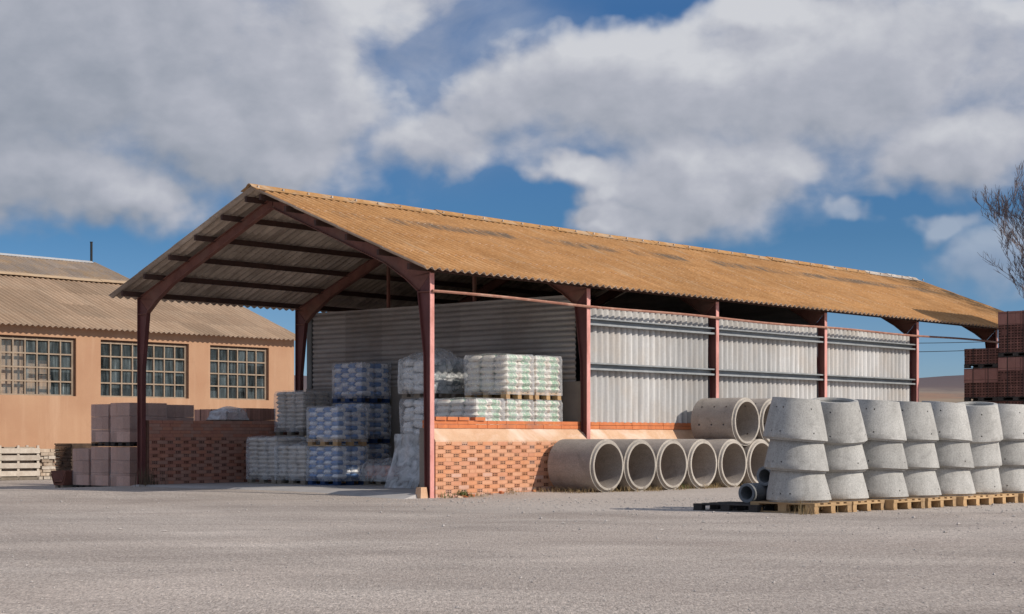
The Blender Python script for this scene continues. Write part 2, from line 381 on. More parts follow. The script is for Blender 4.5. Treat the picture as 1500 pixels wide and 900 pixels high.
    MT['straw'] = simple('dry_grass', (.42, .30, .15), (.27, .19, .10), 3, .9, 0)
    MT['weed'] = simple('green_weed', (.12, .15, .045), (.08, .095, .03), 3, .9, 0)
    MT['deadweed'] = simple('dead_weed', (.16, .11, .07), (.10, .07, .045), 3, .9, 0)
    MT['pebble'] = simple('pebble', (.60, .55, .51), (.33, .29, .26), 9, .95, .2, 60, .004)
    MT['bark'] = simple('bare_twig', (.25, .20, .19), (.17, .13, .125), 5, .9, .3)
    MT['cable'] = simple('black_cable', (.03, .03, .03), None, 3, .7, 0)
    # ---------------- hill
    m, t, b = newmat('hazy_hill')
    P = t.pos(); x, y, z = t.xyz(P)
    n1 = t.noise(t.vmath('MULTIPLY', P, (1, 1, 4)), .006, 7, .65); n2 = t.noise(P, .04, 5, .7)
    col = t.ramp(z, [(0, (.30, .20, .13)), (1, (.16, .115, .11))])
    zz = t.maprange(z, 0, 62)
    col = t.ramp(t.math('ADD', zz, t.math('MULTIPLY', t.math('SUBTRACT', n1, .5), .45)),
                 [(.40, (.30, .25, .185)), (.52, (.29, .19, .14)), (.60, (.26, .21, .175)), (.68, (.155, .122, .122)), (.95, (.135, .113, .122))])
    col = t.mix(t.maprange(n2, .5, .68, 0, .5), col, (.14, .125, .125))
    t.put(b.inputs['Base Color'], col); b.inputs['Roughness'].default_value = 1; b.inputs['Specular IOR Level'].default_value = 0
    MT['hill'] = m
build_materials()

# ------------------------------------------------------------------ mesh helpers
class MB:
    def __init__(s): s.v = []; s.f = []; s.m = []; s.sm = []
    def add(s, vs, fs, m=0, smooth=False, M=None):
        o = len(s.v)
        for p in vs:
            p = Vector(p)
            s.v.append(M @ p if M else p)
        for f in fs:
            s.f.append([o + i for i in f]); s.m.append(m); s.sm.append(smooth)
    def box(s, x0, x1, y0, y1, z0, z1, m=0, M=None):
        s.add([(x0, y0, z0), (x1, y0, z0), (x1, y1, z0), (x0, y1, z0), (x0, y0, z1), (x1, y0, z1), (x1, y1, z1), (x0, y1, z1)],
              [(0, 3, 2, 1), (4, 5, 6, 7), (0, 1, 5, 4), (1, 2, 6, 5), (2, 3, 7, 6), (3, 0, 4, 7)], m, False, M)
    def hexa(s, pts, m=0):
        s.add(pts, [(0, 3, 2, 1), (4, 5, 6, 7), (0, 1, 5, 4), (1, 2, 6, 5), (2, 3, 7, 6), (3, 0, 4, 7)], m)
    def prism(s, poly, axis, t0, t1, m=0):
        n = len(poly)
        def P(q, t):
            return {'x': (t, q[0], q[1]), 'y': (q[0], t, q[1]), 'z': (q[0], q[1], t)}[axis]
        vs = [P(q, t0) for q in poly] + [P(q, t1) for q in poly]
        fs = [tuple(range(n)), tuple(range(2 * n - 1, n - 1, -1))]
        fs += [(i, i + n, (i + 1) % n + n, (i + 1) % n) for i in range(n)]
        s.add(vs, fs, m)
    def tube(s, pts, rads, n=8, m=0, smooth=True, cap=True):
        pts = [Vector(p) for p in pts]; o = []
        for i, p in enumerate(pts):
            d = (pts[min(i + 1, len(pts) - 1)] - pts[max(i - 1, 0)]).normalized()
            a = d.cross(Vector((0, 0, 1)))
            if a.length < 1e-3: a = d.cross(Vector((0, 1, 0)))
            a.normalize(); c = d.cross(a); r = rads[i] if isinstance(rads, (list, tuple)) else rads
            o += [p + (a * math.cos(2 * math.pi * k / n) + c * math.sin(2 * math.pi * k / n)) * r for k in range(n)]
        fs = []
        for i in range(len(pts) - 1):
            for k in range(n):
                fs.append((i * n + k, i * n + (k + 1) % n, (i + 1) * n + (k + 1) % n, (i + 1) * n + k))
        s.add(o, fs, m, smooth)
        if cap:
            b = len(s.v) - len(o)
            s.f.append([b + k for k in range(n)][::-1]); s.m.append(m); s.sm.append(False)
            b = len(s.v) - n
            s.f.append([b + k for k in range(n)]); s.m.append(m); s.sm.append(False)
    def mesh(s, name, mats, recalc=False):
        me = bpy.data.meshes.new(name)
        me.from_pydata([tuple(p) for p in s.v], [], s.f)
        for k in mats: me.materials.append(MT[k])
        me.polygons.foreach_set('material_index', s.m)
        me.polygons.foreach_set('use_smooth', s.sm)
        if recalc:
            import bmesh
            bm = bmesh.new(); bm.from_mesh(me); bmesh.ops.recalc_face_normals(bm, faces=bm.faces); bm.to_mesh(me); bm.free()
        if any(s.sm): me.set_sharp_from_angle(angle=R(52))
        me.update()
        return me
    def build(s, name, mats, parent=None, loc=(0, 0, 0), recalc=True):
        if isinstance(mats, str): mats = [mats]
        return link(name, s.mesh(name, mats, recalc), parent, loc)

def link(name, me, parent=None, loc=(0, 0, 0), rot=(0, 0, 0), scale=None):
    o = bpy.data.objects.new(name, me); COL.objects.link(o)
    o.parent = parent; o.location = loc; o.rotation_euler = rot
    if scale: o.scale = scale
    return o
def tag(o, label=None, cat=None, group=None, kind=None):
    if label: o['label'] = label
    if cat: o['category'] = cat
    if group: o['group'] = group
    if kind: o['kind'] = kind
    return o
def thing(name, label, cat, loc=(0, 0, 0), rotz=0, group=None):
    o = bpy.data.objects.new(name, None); COL.objects.link(o)
    o.empty_display_size = .2
    o.location = loc; o.rotation_euler = (0, 0, rotz)
    return tag(o, label, cat, group)
def copy_tree(o, parent=None):
    kids = [c for c in ALLKIDS(o)]
    c = o.copy(); COL.objects.link(c); c.parent = parent
    for ch in kids: copy_tree(ch, c)
    return c
def ALLKIDS(o):
    return [x for x in bpy.data.objects if x.parent is o]

# ------------------------------------------------------------------ camera
CAMX, CAMY, CAMZ = -20.12, -19.80, 1.0
FW = (.74457, .66754); RT = (.66754, -.74457); FPX = 2510.0
cam = bpy.data.cameras.new('camera'); co = bpy.data.objects.new('camera', cam); COL.objects.link(co)
co.location = (CAMX, CAMY, CAMZ)
co.rotation_euler = (R(90), 0, math.atan2(FW[1], FW[0]) - R(90))
cam.sensor_width = 36; cam.lens = 36 * FPX / 1500; cam.shift_y = 191 / 1500
cam.clip_start = .5; cam.clip_end = 9000
scene.camera = co

# ------------------------------------------------------------------ sun and sky
EL = R(33.5); SX, SY = .311, -.949
S = Vector((SX * math.cos(EL), SY * math.cos(EL), math.sin(EL))).normalized()
sun = bpy.data.lights.new('sun', 'SUN'); so = bpy.data.objects.new('sun', sun); COL.objects.link(so)
sun.energy = 4.0; sun.angle = R(.53); sun.color = (1, .915, .80)
so.rotation_euler = S.to_track_quat('Z', 'Y').to_euler(); so.location = (20, -40, 30)

def build_world():
    w = bpy.data.worlds.new('World'); scene.world = w; w.use_nodes = True
    t = NT(w.node_tree); t.n.clear()
    sky = t.node('ShaderNodeTexSky', sky_type='NISHITA')
    sky.sun_disc = False; sky.sun_elevation = EL; sky.sun_rotation = math.atan2(SX, SY)
    sky.altitude = 900; sky.air_density = 1.0; sky.dust_density = .3; sky.ozone_density = 2.0
    d = t.node('ShaderNodeTexCoord').outputs['Generated']
    fx = t.vmath('DOT_PRODUCT', d, (FW[0], FW[1], 0)); rx = t.vmath('DOT_PRODUCT', d, (RT[0], RT[1], 0))
    dz = t.xyz(d)[2]
    az = t.math('ARCTAN2', rx, fx); el = t.math('ARCSINE', dz)
    # azimuth / elevation in hundredths of the lens' scale, elevation counted downwards
    U = t.math('ADD', t.math('MULTIPLY', az, 25.1), 7.5); V = t.math('SUBTRACT', 6.41, t.math('MULTIPLY', el, 25.1))
    P0 = t.comb(U, V, 0)
    blobs = [(1.0, 1.0, 4.6, 2.1), (4.6, 1.35, 2.3, 1.45), (.7, 2.75, 2.2, .75), (4.1, 2.35, 1.9, .55), (2.0, 3.05, .9, .5), (9.4, 1.35, 3.4, 1.15), (12.4, 1.2, 3.4, 1.55),
             (10.0, 2.75, 1.75, .80), (11.2, 2.5, 1.1, .65), (13.9, 2.3, 1.7, .65), (12.25, 3.15, .42, .2), (13.65, 3.42, .5, .28),
             (14.5, 3.85, .9, .55), (6.4, 2.05, 1.4, .7), (5.4, .2, 1.9, .9), (8.45, 2.6, .75, .35), (9.3, 3.3, 1.0, .3), (3.2, 1.9, 2.4, 1.1), (11.5, .35, 1.6, .5),
             (7.1, 1.55, 1.6, .75), (8.9, 2.95, .55, .3), (19, 1, 3, 2), (-5, 1, 4, 2.5), (-2, -3, 6, 2.5), (9, -4, 7, 2.6), (20, -5, 5, 3)]
    gaps = [(9.4, .0, 1.25, .30, .75), (6.2, 1.0, 1.0, 1.0, .52), (7.7, .2, .6, .3, .25), (7.4, 3.0, .8, .25, .5), (12.8, 3.15, .6, .14, .5), (14.9, .1, .5, .2, .5)]
    away = t.math('MAXIMUM', t.maprange(t.math('ABSOLUTE', az), .45, 1.0, 0, 1, True), t.maprange(el, .32, .7, 0, 1, True))
    def field(Pv):
        # break the outlines up with a two-scale warp
        w1 = t.node('ShaderNodeTexNoise'); t.put(w1.inputs['Vector'], Pv); w1.inputs['Scale'].default_value = .75; w1.inputs['Detail'].default_value = 3.5; w1.inputs['Roughness'].default_value = .6
        wv = t.vmath('SUBTRACT', w1.outputs['Color'], (.5, .5, .5))
        Pw = t.vmath('ADD', Pv, t.vmath('MULTIPLY', wv, (1.9, 1.25, 0)))
        nz = t.noise(t.vmath('MULTIPLY', Pv, (1, 1.3, 1)), .55, 8, .54, .25)
        nz2 = t.noise(t.vmath('MULTIPLY', Pv, (.8, 1.3, 1)), 2.1, 6, .55, .3)
        acc = None
        for cx, cy, ax_, ay in blobs:
            l = t.vmath('LENGTH', t.vmath('MULTIPLY', t.vmath('SUBTRACT', Pw, (cx, cy, 0)), (1 / ax_, 1 / ay, 0)))
            v = t.math('SUBTRACT', 1.0, l)
            acc = v if acc is None else t.math('SMOOTH_MAX', acc, v, .3)
        acc = t.math('MINIMUM', acc, .70)
        for cx, cy, ax_, ay, gs in gaps:
            l = t.vmath('LENGTH', t.vmath('MULTIPLY', t.vmath('SUBTRACT', Pw, (cx, cy, 0)), (1 / ax_, 1 / ay, 0)))
            acc = t.math('SUBTRACT', acc, t.maprange(l, 1.9, .1, 0, gs, True))
        acc = t.math('MAXIMUM', acc, -.8)
        acc = t.math('MAXIMUM', acc, t.math('SUBTRACT', t.math('MULTIPLY', away, .85), .8))
        s_ = t.math('ADD', acc, t.math('MULTIPLY', t.math('SUBTRACT', nz, .5), 1.1))
        return t.math('ADD', s_, t.math('MULTIPLY', t.math('SUBTRACT', nz2, .5), .34)), nz, nz2
    f0, n0, n02 = field(P0)
    f1, _, _ = field(t.vmath('ADD', P0, (.26, -.34, 0)))
    dens = t.maprange(f0, -.30, .46, 0, 1, True)
    veil = t.vmath('LENGTH', t.vmath('MULTIPLY', t.vmath('SUBTRACT', P0, (6.5, 1.0, 0)), (1 / 2.6, 1 / 2.0, 0)))
    dens = t.math('MAXIMUM', dens, t.math('MULTIPLY', t.maprange(veil, 1.05, .3, 0, .48, True), t.maprange(n0, .25, .6)))
    thin = t.math('MULTIPLY', t.maprange(U, 11.4, 12.4, 0, 1, True), t.maprange(V, 2.75, 3.2, 0, 1, True))
    dens = t.math('MULTIPLY', dens, t.math('SUBTRACT', .97, t.math('MULTIPLY', thin, .52)))
    lit = t.math('SUBTRACT', f0, f1)
    lum = t.math('ADD', t.math('MULTIPLY', lit, .56), .67)
    # thick middles and the western bank are darker
    west = t.maprange(U, 6.0, -.5, 0, .22)
    lum = t.math('SUBTRACT', lum, west)
    lum = t.math('SUBTRACT', lum, t.maprange(f0, .25, 1.0, 0, .10))
    lum = t.math('ADD', lum, t.math('MULTIPLY', t.math('SUBTRACT', n02, .5), .10))
    spot = t.vmath('LENGTH', t.vmath('MULTIPLY', t.vmath('SUBTRACT', P0, (5.3, .35, 0)), (1 / 1.3, 1 / .8, 0)))
    lum = t.math('ADD', lum, t.maprange(spot, 1.1, 0, 0, .32, True))
    spot = t.vmath('LENGTH', t.vmath('MULTIPLY', t.vmath('SUBTRACT', P0, (10.6, .7, 0)), (1 / 2.6, 1 / 1.0, 0)))
    lum = t.math('ADD', lum, t.maprange(spot, 1.1, 0, 0, .20, True))
    ccol = t.ramp(lum, [(.12, (.235, .268, .325)), (.42, (.345, .37, .43)), (.66, (.455, .47, .53)), (.95, (.63, .64, .675))])
    bg1 = t.node('ShaderNodeBackground'); bg1.inputs['Strength'].default_value = .10
    tint = t.ramp(t.maprange(el, 0, .35), [(0, (.50, .64, .90)), (.115, (.43, .585, .87)), (.33, (.265, .465, .68)), (.7, (.30, .53, .77)), (1, (.75, .9, 1.0))])
    t.put(bg1.inputs['Color'], t.mix(1, sky.outputs[0], tint, 'MULTIPLY'))
    bg2 = t.node('ShaderNodeBackground'); bg2.inputs['Strength'].default_value = 1.0
    t.put(bg2.inputs['Color'], t.vmath('SCALE', ccol, scale=t.math('ADD', 1.0, t.math('MULTIPLY', away, .70))))  # clouds out of view brightened, added fill for shaded faces
    mx = t.node('ShaderNodeMixShader')
    t.put(mx.inputs[0], dens); t.l.new(bg1.outputs[0], mx.inputs[1]); t.l.new(bg2.outputs[0], mx.inputs[2])
    t.l.new(mx.outputs[0], t.node('ShaderNodeOutputWorld').inputs[0])
    w.cycles.sampling_method = 'MANUAL'; w.cycles.sample_map_resolution = 512
build_world()

# ------------------------------------------------------------------ ground
def sstep(a, b, x):
    x = min(1, max(0, (x - a) / (b - a))); return x * x * (3 - 2 * x)
def gz(x, y):
    dep = x * FW[0] + y * FW[1]
    z = .05 * sstep(-.1, 1.6, dep)
    g = sstep(8.15, 8.9, y) if x > -1.2 else sstep(8.15, 9.5, y)
    g *= sstep(30, 10, -x)
    z = z * (1 - g) - .085 * g
    d = math.hypot(x, y)
    z += .012 * mnoise.noise((x * .35, y * .35, 0)) * (1 - sstep(40, 80, d))
    return z
def ground():
    def axis(lo, hi, st):
        a = []; x = lo
        while x <= hi + 1e-6: a.append(x); x += st
        far = [15, 40, 100, 250, 600, 1500, 4000, 8000]
        return [lo - f for f in far[::-1]] + a + [hi + f for f in far]
    xs = axis(-22, 34, .35); ys = axis(-24, 40, .35)
    mb = MB(); nx = len(xs)
    mb.v = [Vector((x, y, gz(x, y))) for y in ys for x in xs]
    for j in range(len(ys) - 1):
        for i in range(nx - 1):
            mb.f.append([j * nx + i, j * nx + i + 1, (j + 1) * nx + i + 1, (j + 1) * nx + i]); mb.m.append(0); mb.sm.append(True)
    o = mb.build('ground', 'ground', recalc=False)
    tag(o, 'grey gravelly asphalt yard in front of the open shed', 'ground', kind='structure')
    # raised concrete floor of the shed with a ramped front edge
    mb = MB()
    mb.hexa([(-.75, .1, -.05), (4.4, .1, -.05), (4.4, 8.0, -.05), (-.75, 8.0, -.05), (-.15, .16, .08), (4.4, .16, .08), (4.4, 7.95, .08), (-.15, 7.95, .08)])
    mb.box(4.4, 24.4, .3, 7.9, -.05, .078)
    tag(mb.build('floor', 'slab'), 'dusty concrete floor slab under the shed roof', 'floor', kind='structure')
ground()

# ------------------------------------------------------------------ corrugated sheets
def corrugated(mb, s0, s1, t0, t1, fn, period, amp, mtop, mbot, th=.012, rows=1, lap=.0, lift=0.0, seg=8, tdiv=1):
    """fn(s, t, h) -> xyz ; waves run along s, ridges along t"""
    n = int(round((s1 - s0) / period * seg))
    rl = (t1 - t0) / rows
    for r in range(rows):
        a = t0 + r * rl - (lap if r else 0); b = t0 + (r + 1) * rl
        jit = rng.uniform(-.012, .012)
        ts = [a + (b - a) * k / tdiv for k in range(tdiv + 1)]
        vs = []
        for side in (0, 1):
            for tt in ts:
                l = lift * (1 - (tt - a) / (b - a))
                for i in range(n + 1):
                    s = s0 + (s1 - s0) * i / n
                    h = amp * math.cos(2 * math.pi * (s - s0) / period)
                    vs.append(fn(s, tt + jit, h + l - (th if side else 0)))
        N = n + 1; T = len(ts); fs = []; top = []; bot = []; edge = []
        for k in range(T - 1):
            for i in range(n):
                p = k * N + i
                top.append((p, p + 1, p + N + 1, p + N))
                q = T * N + p
                bot.append((q, q + N, q + N + 1, q + 1))
        for i in range(n):
            edge.append((i, T * N + i, T * N + i + 1, i + 1))
            p = (T - 1) * N + i
            edge.append((p, p + 1, T * N + p + 1, T * N + p))
        for k in range(T - 1):
            edge.append((k * N, (k + 1) * N, T * N + (k + 1) * N, T * N + k * N))
            p = k * N + n
            edge.append((p, T * N + p, T * N + p + N, p + N))
        o = len(mb.v); mb.v += [Vector(x) for x in vs]
        for lst, m, sm in ((top, mtop, True), (bot, mbot, True), (edge, mbot, False)):
            for f in lst: mb.f.append([o + i for i in f]); mb.m.append(m); mb.sm.append(sm)

# ------------------------------------------------------------------ open shed
SPAN = 8.05; MID = SPAN / 2; EAVE = 3.74; OV = .30; PITCH = (5.45 - EAVE) / (MID + OV)
FR = [0.0, 4.06, 8.12, 12.2, 16.27, 20.34]
A0, A1 = -.50, 23.62
def rz(b):
    b = b if b <= MID else SPAN - b
    return EAVE + PITCH * (b + OV)
def shed():
    sh = thing('storage_shed', 'long open-fronted shed with rust-orange corrugated roof on red steel posts', 'shed')
    nrm = math.hypot(1, PITCH)
    # roof sheets
    L = (MID + OV) * nrm
    def right(s, t, h):
        b = -OV + t / nrm; return (s, b - h * PITCH / nrm, EAVE + PITCH * (t / nrm) + h / nrm)
    def left(s, t, h):
        b = SPAN + OV - t / nrm; return (s, b + h * PITCH / nrm, EAVE + PITCH * (t / nrm) + h / nrm)
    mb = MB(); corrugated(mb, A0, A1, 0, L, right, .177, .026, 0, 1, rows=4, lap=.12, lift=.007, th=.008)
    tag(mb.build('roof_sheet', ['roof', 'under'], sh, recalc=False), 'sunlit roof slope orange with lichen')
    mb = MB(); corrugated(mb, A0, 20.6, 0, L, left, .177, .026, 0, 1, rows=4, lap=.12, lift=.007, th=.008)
    tag(mb.build('roof_sheet', ['roof', 'under'], sh, recalc=False), 'shaded roof slope seen from below')
    # ridge cap of overlapping pieces
    mb = MB(); x = A0 - .06; i = 0
    while x < A1 - .25:
        w = 1.18; e = min(x + w + .09, A1 - .1)
        prof = [(-.22, -.088), (-.16, -.06), (-.085, -.028), (-.035, .018), (0, .030), (.035, .018), (.085, -.028), (.16, -.06), (.22, -.088)]
        j0, j1 = rng.uniform(-.006, .004), rng.uniform(-.004, .006)
        vs = []
        for xx, up in ((x, .010 + j0), (e, .0 + j1)):
            k = 1.05 if up > .012 else 1
            vs += [(xx, MID + p * k, 5.46 + q + up + .02) for p, q in prof]
            vs += [(xx, MID + p * k, 5.46 + q + up + .005) for p, q in prof]
        n = len(prof); fs = []
        for k in range(n - 1):
            fs.append((k, k + 1, 2 * n + k + 1, 2 * n + k)); fs.append((n + k, 3 * n + k, 3 * n + k + 1, n + k + 1))
            fs.append((k, n + k, n + k + 1, k + 1))
        pale = 1 if x > 19.6 else 0
        mb.add(vs, fs, pale, False)
        # fixing bolt heads
        for bx in (x + .12, x + .7):
            mb.box(bx - .015, bx + .015, MID - .135, MID - .105, 5.42 + .02, 5.42 + .06, 1)
        x += w; i += 1
    mb.build('ridge_cap', ['ridge', 'ridge_pale'], sh)
    # posts
    def post(x, side, z0=-.12):
        mb = MB(); top = 3.72
        f = (lambda b: b) if side == 0 else (lambda b: SPAN - b)
        w = .047
        prof = ((z0, .135), (2.35, .165), (top - .28, .31))
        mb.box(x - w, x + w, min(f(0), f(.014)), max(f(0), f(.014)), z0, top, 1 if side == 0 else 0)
        for (za, da), (zb, db) in zip(prof, prof[1:]):
            mb.hexa([(x - w, f(da - .014), za), (x + w, f(da - .014), za), (x + w, f(da), za), (x - w, f(da), za),
                     (x - w, f(db - .014), zb), (x + w, f(db - .014), zb), (x + w, f(db), zb), (x - w, f(db), zb)])
            mb.hexa([(x - .006, f(.014), za), (x + .006, f(.014), za), (x + .006, f(da - .014), za), (x - .006, f(da - .014), za),
                     (x - .006, f(.014), zb), (x + .006, f(.014), zb), (x + .006, f(db - .014), zb), (x - .006, f(db - .014), zb)])
        mb.prism([(f(.014), top - .279), (f(.296), top - .279), (f(.018), top - .004)], 'x', x - .006, x + .006)
        mb.build('post', ['red', 'redlit'], sh)
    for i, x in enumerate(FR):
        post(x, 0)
        if i < 2 or i > 3: post(x, 1)
    # rafters : tapered I sections with a haunch
    def rafter(x, side):
        f = (lambda b: b) if side == 0 else (lambda b: SPAN - b)
        mb = MB()
        top = [(0, rz(0) - .15), (MID - .012, rz(MID) - .15)]
        bot = [(.31, 3.44), (.60, 3.66), (1.10, rz(1.10) - .15 - .19), (MID - .012, rz(MID) - .15 - .16)]
        poly = [top[0], (0, 3.722), (.020, 3.722)] + bot + [top[1]]
        mb.prism([(f(b), z) for b, z in poly], 'x', x - .006, x + .006)
        def strip(pts, th, w=.052):
            for (b0, z0), (b1, z1) in zip(pts, pts[1:]):
                mb.hexa([(x - w, f(b0), z0), (x + w, f(b0), z0), (x + w, f(b1), z1), (x - w, f(b1), z1),
                         (x - w, f(b0), z0 + th), (x + w, f(b0), z0 + th), (x + w, f(b1), z1 + th), (x - w, f(b1), z1 + th)])
        strip(top, .014); strip(bot, -.014)
        mb.box(x - .046, x - .0065, min(f(.015), f(.295)), max(f(.015), f(.295)), 3.40, 3.412); mb.box(x + .0065, x + .046, min(f(.015), f(.295)), max(f(.015), f(.295)), 3.40, 3.412)
        mb.build('rafter', 'redbeam', sh)
    for x in FR: rafter(x, 0); rafter(x, 1)
    # purlins
    for side in (0, 1):
        f = (lambda b: b) if side == 0 else (lambda b: SPAN - b)
        for b in (.06, .78, 1.56, 2.34, 3.12, 3.80):
            mb = MB(); z = rz(b) - .045
            xe = A1 - .25 if side == 0 else 20.5
            mb.box(-.47, xe, min(f(b), f(b + .05)), max(f(b), f(b + .05)), z - .098, z)
            mb.build('purlin', 'purlin', sh)
    # tie tube along the front, bowing slightly between posts
    mb = MB(); pts = []
    for i in range(61):
        a = -.03 + (21.0) * i / 60
        pts.append((a, -.027, 3.41 - .03 * math.sin(math.pi * min(1, a / 20.3 if a > 0 else 0)) + .012 * math.sin(a * 1.1)))
    mb.tube(pts, .025, 6, smooth=False); mb.build('tie_rod', 'rod', sh)
    mb = MB(); mb.tube([(20.9, -.027, 3.40), (24.6, -.02, 3.37)], .03, 6); mb.build('tie_rod', 'cable', sh)
    # side cladding, bay by bay, with C girts
    for i in range(1, 4):
        x0, x1 = FR[i], FR[i + 1]
        mb = MB()
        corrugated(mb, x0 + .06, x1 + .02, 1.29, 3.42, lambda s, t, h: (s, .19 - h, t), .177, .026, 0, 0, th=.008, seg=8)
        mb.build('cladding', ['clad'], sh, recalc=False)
        for z in (2.24, 3.06):
            mb = MB(); y0, y1 = .035, .150
            mb.box(x0 + .062, x1 - .012, y1 - .008, y1, z, z + .13)
            mb.box(x0 + .062, x1 - .012, y0, y1 - .01, z + .124, z + .132)
            mb.box(x0 + .062, x1 - .012, y0, y1 - .01, z - .002, z + .006)
            mb.box(x0 + .062, x1 - .012, y0, y0 + .006, z + .106, z + .122)
            mb.box(x0 + .062, x1 - .012, y0, y0 + .006, z + .008, z + .032)
            mb.build('girt', 'galv', sh)
    # far side cladding of the closed bays
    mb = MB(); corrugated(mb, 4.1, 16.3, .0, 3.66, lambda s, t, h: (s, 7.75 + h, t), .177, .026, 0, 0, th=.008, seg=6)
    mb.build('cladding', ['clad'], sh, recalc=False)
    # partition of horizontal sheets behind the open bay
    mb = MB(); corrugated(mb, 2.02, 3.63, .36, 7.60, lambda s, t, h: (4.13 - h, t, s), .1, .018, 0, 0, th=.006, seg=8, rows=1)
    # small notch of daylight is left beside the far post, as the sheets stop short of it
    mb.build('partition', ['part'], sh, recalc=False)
    mb = MB(); mb.box(4.10, 4.26, .22, 7.8, .0, 2.03); mb.build('base_wall', 'base_wall', sh)
    mb = MB(); mb.prism([(.30, .08), (7.7, .08), (7.7, 3.70), (MID, rz(MID) - .42), (.30, 3.62)], 'x', 12.27, 12.31); tag(mb.build('partition', ['part'], sh), 'dark cross wall deep inside the closed bays')
    for b in (2.95, 5.35):
        mb = MB(); mb.box(4.16, 4.22, b, b + .05, 2.04, rz(b) - .36); mb.build('stud', 'redbeam', sh)
    # brick walls
    def brickface(a0, a1, zt, solid, holed=True):
        """brick skin in local coords: face towards -y at y=0"""
        mb = MB(); ch = .0665; rows = int(zt / ch)
        for r in range(rows):
            z = r * ch; x = a0 - (.0 if r % 2 else .185) - rng.uniform(0, .012); k = 0
            while x < a1:
                hd = (k % 2 == 1) and r < rows - solid
                w = (.132 if hd else .238) + rng.uniform(-.004, .004)
                if r >= rows - solid: w = .245
                xa, xb = max(x, a0), min(x + w, a1)
                if xb - xa > .03:
                    y = rng.uniform(-.002, .002); m = rng.choice((0, 0, 0, 1, 1, 1, 2, 2, 2, 2, 3))
                    if z < .12 and rng.random() < .5: m = 3
                    z0, z1 = z + .003, z + ch - .004
                    if hd and xb - xa > .09 and holed and rng.random() < .94:
                        # 3 x 2 real recesses
                        W = (xb - xa - .020)
                        gx = [xa, *[xa + .010 + W * q for q in (.0, .27, .36, .64, .73, 1.0)], xb]
                        Hh = z1 - z0
                        gy = [z0, z0 + Hh * .13, z0 + Hh * .44, z0 + Hh * .57, z0 + Hh * .88, z1]
                        for ii in range(7):
                            for jj in range(5):
                                if ii % 2 == 1 and jj % 2 == 1:
                                    q = [(gx[ii], y, gy[jj]), (gx[ii + 1], y, gy[jj]), (gx[ii + 1], y, gy[jj + 1]), (gx[ii], y, gy[jj + 1])]
                                    q2 = [(p[0], .058, p[2]) for p in q]
                                    mb.add(q + q2, [(0, 1, 5, 4), (1, 2, 6, 5), (2, 3, 7, 6), (3, 0, 4, 7)], 4)
                                    mb.add(q2, [(0, 1, 2, 3)], 4)
                                else:
                                    mb.add([(gx[ii], y, gy[jj]), (gx[ii + 1], y, gy[jj]), (gx[ii + 1], y, gy[jj + 1]), (gx[ii], y, gy[jj + 1])], [(0, 1, 2, 3)], m)
                        q = [(xa, y, z0), (xb, y, z0), (xb, y, z1), (xa, y, z1)]; q2 = [(p[0], .02, p[2]) for p in q]
                        mb.add(q + q2, [(0, 4, 5, 1), (1, 5, 6, 2), (2, 6, 7, 3), (3, 7, 4, 0)], m)
                    else:
                        mb.add([(xa, y, z0), (xb, y, z0), (xb, y, z1), (xa, y, z1), (xa, .02, z0), (xb, .02, z0), (xb, .02, z1), (xa, .02, z1)],
                               [(0, 1, 2, 3), (0, 4, 5, 1), (1, 5, 6, 2), (2, 6, 7, 3), (3, 7, 4, 0)], m)
                x += w + .006; k += 1
        mb.box(a0, a1, .062, .20, 0, rows * ch - .004, 5)
        # mortar bed behind the joints, kept clear of the recesses
        for r in range(rows):
            mb.add([(a0, .0055, r * ch - .005), (a1, .0055, r * ch - .005), (a1, .0055, r * ch + .004), (a0, .0055, r * ch + .004)], [(0, 1, 2, 3)], 5)
        return mb, rows * ch
    BM = ['brick0', 'brick1', 'brick2', 'brick3', 'hole', 'mortar']
    first = None
    for x0, x1 in ((.06, 4.1), (4.1, 8.14), (8.14, 12.2)):
        if first is None or x0 < 8:
            mb, h = brickface(0, x1 - x0, .97, 0)
            first = mb.mesh('brick_wall', BM, False)
        w = link('brick_wall', first, sh, (x0, -.018, .0))
        mb = MB()
        n = 24
        for i in range(n):   # sloping mortar ledge, hand-floated
            xa, xb = x0 + (x1 - x0) * i / n, x0 + (x1 - x0) * (i + 1) / n
            def zz(x): return .012 * mnoise.noise((x * 2.1, 3, 0))
            mb.hexa([(xa, -.012, .90), (xb, -.012, .90), (xb, .20, .90), (xa, .20, .90),
                     (xa, -.012, .952 + zz(xa)), (xb, -.012, .952 + zz(xb)), (xb, .20, 1.165 + zz(xb) * .5), (xa, .20, 1.165 + zz(xa) * .5)])
        mb.build('ledge', 'ledge', sh)
        mb = MB(); x = x0
        while x < x1 - .02:
            e = min(x + .245, x1)
            mb.box(x, e - .006, .17 + rng.uniform(-.004, .004), .29, 1.155, 1.22)
            mb.box(x, e - .006 if rng.random() < .6 else e, .176 + rng.uniform(-.006, .006), .29, 1.226, 1.285)
            x = e
        if x0 < 1:
            for bx in (.24, .52, .80, 1.2):
                mb.box(bx, bx + .25, .15, .28, 1.288, 1.345)
        mb.build('coping', 'coping', sh)
        mb = MB(); mb.box(x0, x1, .2, .36, .0, 1.15); mb.build('backing_wall', 'base_wall', sh)
    mb, h = brickface(0, 4.0, 1.27, 5); o = mb.build('brick_wall', ['redbrick0', 'redbrick1', 'redbrick2', 'redbrick2', 'hole', 'darkmortar'], sh, (.10, 7.84, .075), recalc=False)
    tag(o, 'low brick wall in shade on the left side of the open bay')
    return sh
shed()

